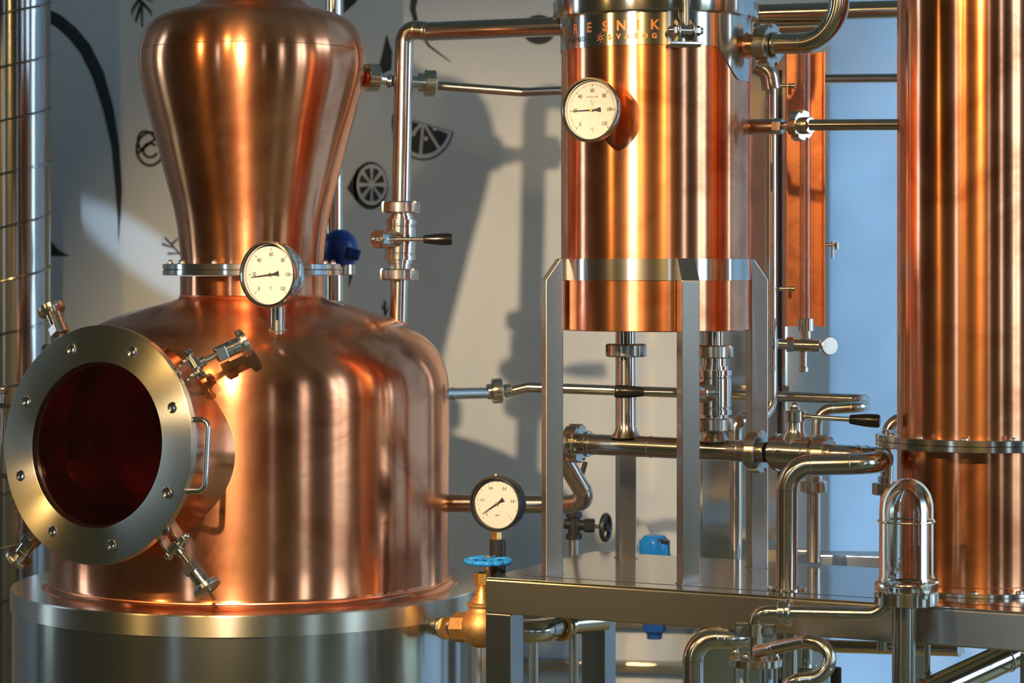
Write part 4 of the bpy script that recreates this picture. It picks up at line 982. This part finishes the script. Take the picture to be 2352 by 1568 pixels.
# ------------------------------------------------------------------ 6 sight glass with cage, in front of the bench
sd_ = 4.58; sx = X(2082, sd_); sg = thing('sight_glass', 'glass dome in a steel cage standing in front of the tall column', 'sight glass', (sx, sd_, Z(1392, sd_)))
MSg = Matrix.Translation((sx, sd_, 0)); zz_ = lambda py: Z(py, sd_)
Rb = S(74, sd_)
b = MB(); b.lathe([(0, zz_(1386)), (Rb*.93, zz_(1388)), (Rb, zz_(1385)), (Rb, zz_(1358)), (Rb-.002, zz_(1355)), (Rb*.72, zz_(1355)), (Rb*.72, zz_(1366)), (0, zz_(1366))], 64, MSg); b.build('base', steel, sg)
# glass dome
Rg = S(52, sd_); pr_ = [(Rg, zz_(1360)), (Rg, zz_(1180))]
cy = zz_(1180)
for i in range(1, 13): a = i/12*PI/2; pr_.append((Rg*math.cos(a), cy+Rg*1.15*math.sin(a)))
inner = [(max(0, r-.003), z-(.003 if i > 1 else 0)) for i, (r, z) in enumerate(pr_)]
b = MB(); b.lathe(pr_+list(reversed(inner))+[pr_[0]], 48, MSg); b.build('glass_dome', glass, sg, ang=60)
b = MB(); b.torus(Rg, .002, MSg @ Matrix.Translation((0, 0, zz_(1340))), 48, 8); b.torus(Rg*.9, .0015, MSg @ Matrix.Translation((0, 0, zz_(1345))), 48, 8); b.build('glass_rim', glass, sg)
Ra = S(67, sd_)
for k in range(4):
    a = k*PI/2+math.radians(25); er = V((math.cos(a), math.sin(a), 0)); et = V((-er.y, er.x, 0))
    path = [er*(Ra+.010)+V((0, 0, zz_(1352))), er*(Ra+.006)+V((0, 0, zz_(1338))), er*Ra+V((0, 0, zz_(1320))), er*Ra+V((0, 0, zz_(1170)))]
    cy = zz_(1170)
    for i in range(1, 13): q = i/12*PI/2; path.append(er*Ra*math.cos(q)+V((0, 0, cy+Ra*1.03*math.sin(q))))
    b = MB(); rows = []
    for i, p in enumerate(path):
        t = (path[min(i+1, len(path)-1)]-path[max(i-1, 0)]).normalized(); nrm = et.cross(t).normalized(); w2, h2 = .0056, .0022
        rows.append([MSg @ (p+et*sx_*w2+nrm*sy_*h2) for sx_, sy_ in ((-1, -1), (1, -1), (1, 1), (-1, 1))])
    b.grid(rows, True); b.build('cage_rib', steel, sg)
    b = MB(); q = er*(Ra+.007)+V((0, 0, zz_(1342))); b.cyl(MSg @ (q-er*.004), MSg @ (q+er*.004), .011, seg=20, bev=.001); b.build('cage_lug', steel, sg)
    hexnut(MSg @ (er*(Rb)+V((0, 0, zz_(1362)))), er, .005, .004, sg, name='cage_bolt', dome=False)
b = MB(); b.torus(Ra-.002, .0022, MSg @ Matrix.Translation((0, 0, zz_(1196))), 48, 8); b.build('cage_hoop', chrome, sg)
b = MB(); b.torus(Ra-.002, .0018, MSg @ Matrix.Translation((0, 0, zz_(1338))), 48, 8); b.build('cage_hoop', chrome, sg)
pipe('sight_glass_stand', 'thick vertical steel pipe carrying the caged sight glass', [(X(2076, sd_), sd_, zz_(1386)), (X(2074, sd_), sd_, .62)], S(27, sd_), .04, cat='stand')
sp_ = pipe('spirit_pipe', 'thin steel pipe running left from the sight glass base to a clamp', pp((2034, 1384, 4.60), (2022, 1410, 4.60), (1760, 1405, 4.66), (1737, 1415, 4.67), (1735, 1505, 4.67)), S(15.5, 4.64), .035)
cl_ax = P(1760, 1405, 4.66)-P(2010, 1410, 4.60)
collar(P(1812, 1406, 4.65), cl_ax, S(32, 4.65), S(12, 4.65), sp_); collar(P(1797, 1406, 4.65), cl_ax, S(28, 4.65), S(18, 4.65), sp_, steel, 'clamp_band')
pc = thing('pipe_clamp', 'two bolt steel pipe clamp just above the small glass separator', 'clamp', P(1738, 1460, 4.62))
yc = P(1735, 1447, 4.67); dxy = V((.93, -.37, 0)).normalized(); dn = V((-.37, -.93, 0)).normalized()
Mc = Matrix((dxy, dn, V((0, 0, 1)))).transposed().to_4x4(); Mc.translation = yc
b = MB(); b.lathe([(.0155, -.012), (.0185, -.012), (.0185, .012), (.0155, .012), (.0155, -.012)], 32, Mc); b.build('clamp_band', steel, pc)
for s in (-1, 1):
    for q in (-1, 1):
        b = MB(); b.box((.022, .0035, .026), Mc @ Matrix.Translation((s*.028, q*.006, 0)), .001); b.build('ear', steel, pc)
    hexnut(Mc @ V((s*.029, .008, 0)), dn, .0075, .005, pc, name='bolt', dome=False)
    b = MB(); b.cyl(Mc @ V((s*.029, .012, 0)), Mc @ V((s*.029, .015, 0)), .003, seg=12); b.build('bolt_tip', chrome, pc)
# separator
sdp = 4.68; sxp = X(1735, sdp); se = thing('glass_separator', 'small glass cylinder separator with bolted steel lid below the pipe clamp', 'separator', (sxp, sdp, Z(1700, sdp)))
Ms = Matrix.Translation((sxp, sdp, 0)); zs = lambda py: Z(py, sdp); Rp = S(61, sdp)
b = MB(); b.ring(.0, Rp, zs(1528), zs(1510), 56, Ms, bev=.001); b.build('lid', steel, se)
b = MB(); Rgl = S(46, sdp); b.lathe([(Rgl, zs(1527)), (Rgl, zs(1690)), (Rgl-.004, zs(1690)), (Rgl-.004, zs(1527)), (Rgl, zs(1527))], 48, Ms); b.build('glass_cylinder', glass, se)
b = MB(); b.ring(0, Rp, zs(1706), zs(1688), 48, Ms, bev=.001); b.build('base', steel, se)
for k in range(4):
    a = PI/4+k*PI/2+.25; c = V((Rp*.82*math.cos(a), Rp*.82*math.sin(a), 0)); q = Ms @ c
    b = MB(); b.cyl((q.x, q.y, zs(1704)), (q.x, q.y, zs(1500)), .0042, seg=14); rod = b.build('tie_rod', chrome, se)
    hexnut(V((q.x, q.y, zs(1510))), (0, 0, 1), .0085, .007, rod, name='acorn_nut')
    b = MB(); b.cyl((q.x, q.y, zs(1500)), (q.x, q.y, zs(1490)), .0055, seg=12, bev=.001); b.build('nut_cap', chrome, rod)
ob = pipe('overflow_pipe', 'steel pipe looping out of the separator top and curling back under', pp((1740, 1495, 4.66), (1775, 1488, 4.62), (1870, 1468, 4.55), (1915, 1505, 4.53), (1888, 1556, 4.53), (1820, 1562, 4.55), (1775, 1625, 4.58)), S(15.5, 4.58), .04)
pipe('spirit_return_pipe', 'wide steel pipe bend rising from below and running in behind the separator', pp((1592, 1720, 4.85), (1592, 1462, 4.85), (1700, 1468, 4.85), (1790, 1420, 4.98)), S(24, 4.85), .065)
bk = thing('grip_rod', 'black cylindrical handle tip below the bench front', 'rod', P(1920, 1620, 4.6)); b = MB(); b.cyl(P(1920, 1640, 4.6), P(1920, 1532, 4.6), S(13, 4.6), seg=28, bev=.0015); b.build('grip', black_p, bk)

# ------------------------------------------------------------------ 7 behind / below the bench at right
rl = thing('frame_rail', 'horizontal brushed steel rail behind the bench between the drain pipes', 'rail', P(1950, 1300, 5.5))
ra, rb = P(1826, 1284, 5.45), P(2120, 1292, 5.35); b = MB(); M_ = frame((ra+rb)/2, rb-ra, (0, 0, 1)); b.box((S(26, 5.4), .03, (rb-ra).length), M_, .002); b.build('rail_bar', steel, rl)
ra, rb = P(1700, 1262, 5.9), P(2120, 1268, 5.8)
rl2 = thing('back_bench', 'second steel bench top glimpsed behind the drain pipes', 'bench', P(1900, 1500, 5.8)); b = MB(); M_ = frame((ra+rb)/2+V((0, -.15, -.012)), rb-ra, (0, 0, 1)); b.box((.012, .42, (rb-ra).length), M_, .002); b.build('tabletop', steel_d, rl2)
for px in (1840, 2110):
    b = MB(); b.box((.045, .045, Z(1270, 5.7)-.0), Matrix.Translation((X(px, 5.78), 5.78, Z(1270, 5.7)/2)), .002); b.build('leg', steel, rl2)
lp = pipe('lower_header_pipe', 'horizontal steel pipe under the bench right of the separator', pp((1862, 1440, 5.3), (1862, 1482, 5.3), (2205, 1492, 5.1)), S(15, 5.2), .02)
pipe('lower_branch_pipe', 'vertical steel pipe with a union below the overflow loop', pp((1852, 1400, 5.35), (1852, 1640, 5.35)), S(14, 5.35), .02)
ub2 = thing('lower_union', 'slotted union behind the overflow loop near the lower frame edge', 'fitting', P(1852, 1568, 5.3)); union_nut(P(1852, 1545, 5.3), (0, 0, 1), S(30, 5.3), S(30, 5.3), ub2)
for i, (px, y0, y1) in enumerate(((2026, 1440, 1492), (2200, 1465, 1500))):
    t = pipe('riser_stub', ('short vertical stub joining the lower header pipe left of the stand', 'short vertical stub ending the lower header pipe near the right leg')[i], pp((px, y0, 5.16), (px, y1, 5.16)), S(13+i*2, 5.16), .02); collar(P(px, y0+16, 5.16), (0, 0, 1), S(17, 5.16), S(8, 5.16), t)
rod = pipe('hanger_rod', 'thin vertical steel rod with a nut hanging under the bench right end', pp((2130, 1440, 4.85), (2130, 1552, 4.85)), S(7, 4.85), .02, cat='rod')
b = MB(); b.cyl(P(2130, 1562, 4.85), P(2130, 1542, 4.85), S(11, 4.85), seg=6, bev=.001); b.build('hex_nut', chrome, rod)
dt = pipe('diagonal_tube', 'fat shiny steel tube slanting up to the bench right leg', pp((2120, 1596, 4.8), (2356, 1488, 4.9)), S(34, 4.85), .02, mat=chrome, cat='tube')
ax_ = P(2356, 1488, 4.9)-P(2120, 1596, 4.8)
b = MB(); b.torus(S(34, 4.85), .003, frame(P(2310, 1508, 4.88), ax_), 40, 8); b.build('clamp_ring', chrome, dt)
b = MB(); b.torus(S(33, 4.85), .003, frame(P(2126, 1592, 4.8), ax_), 40, 8); b.build('end_ring', brass, dt)
b = MB(); b.tube(dense(fillet(pp((2330, 1512, 4.80), (2322, 1540, 4.80), (2300, 1532, 4.80)), .006)[0], .01), .002, 8); b.build('clip', chrome, dt)
print('objects', len(bpy.data.objects))
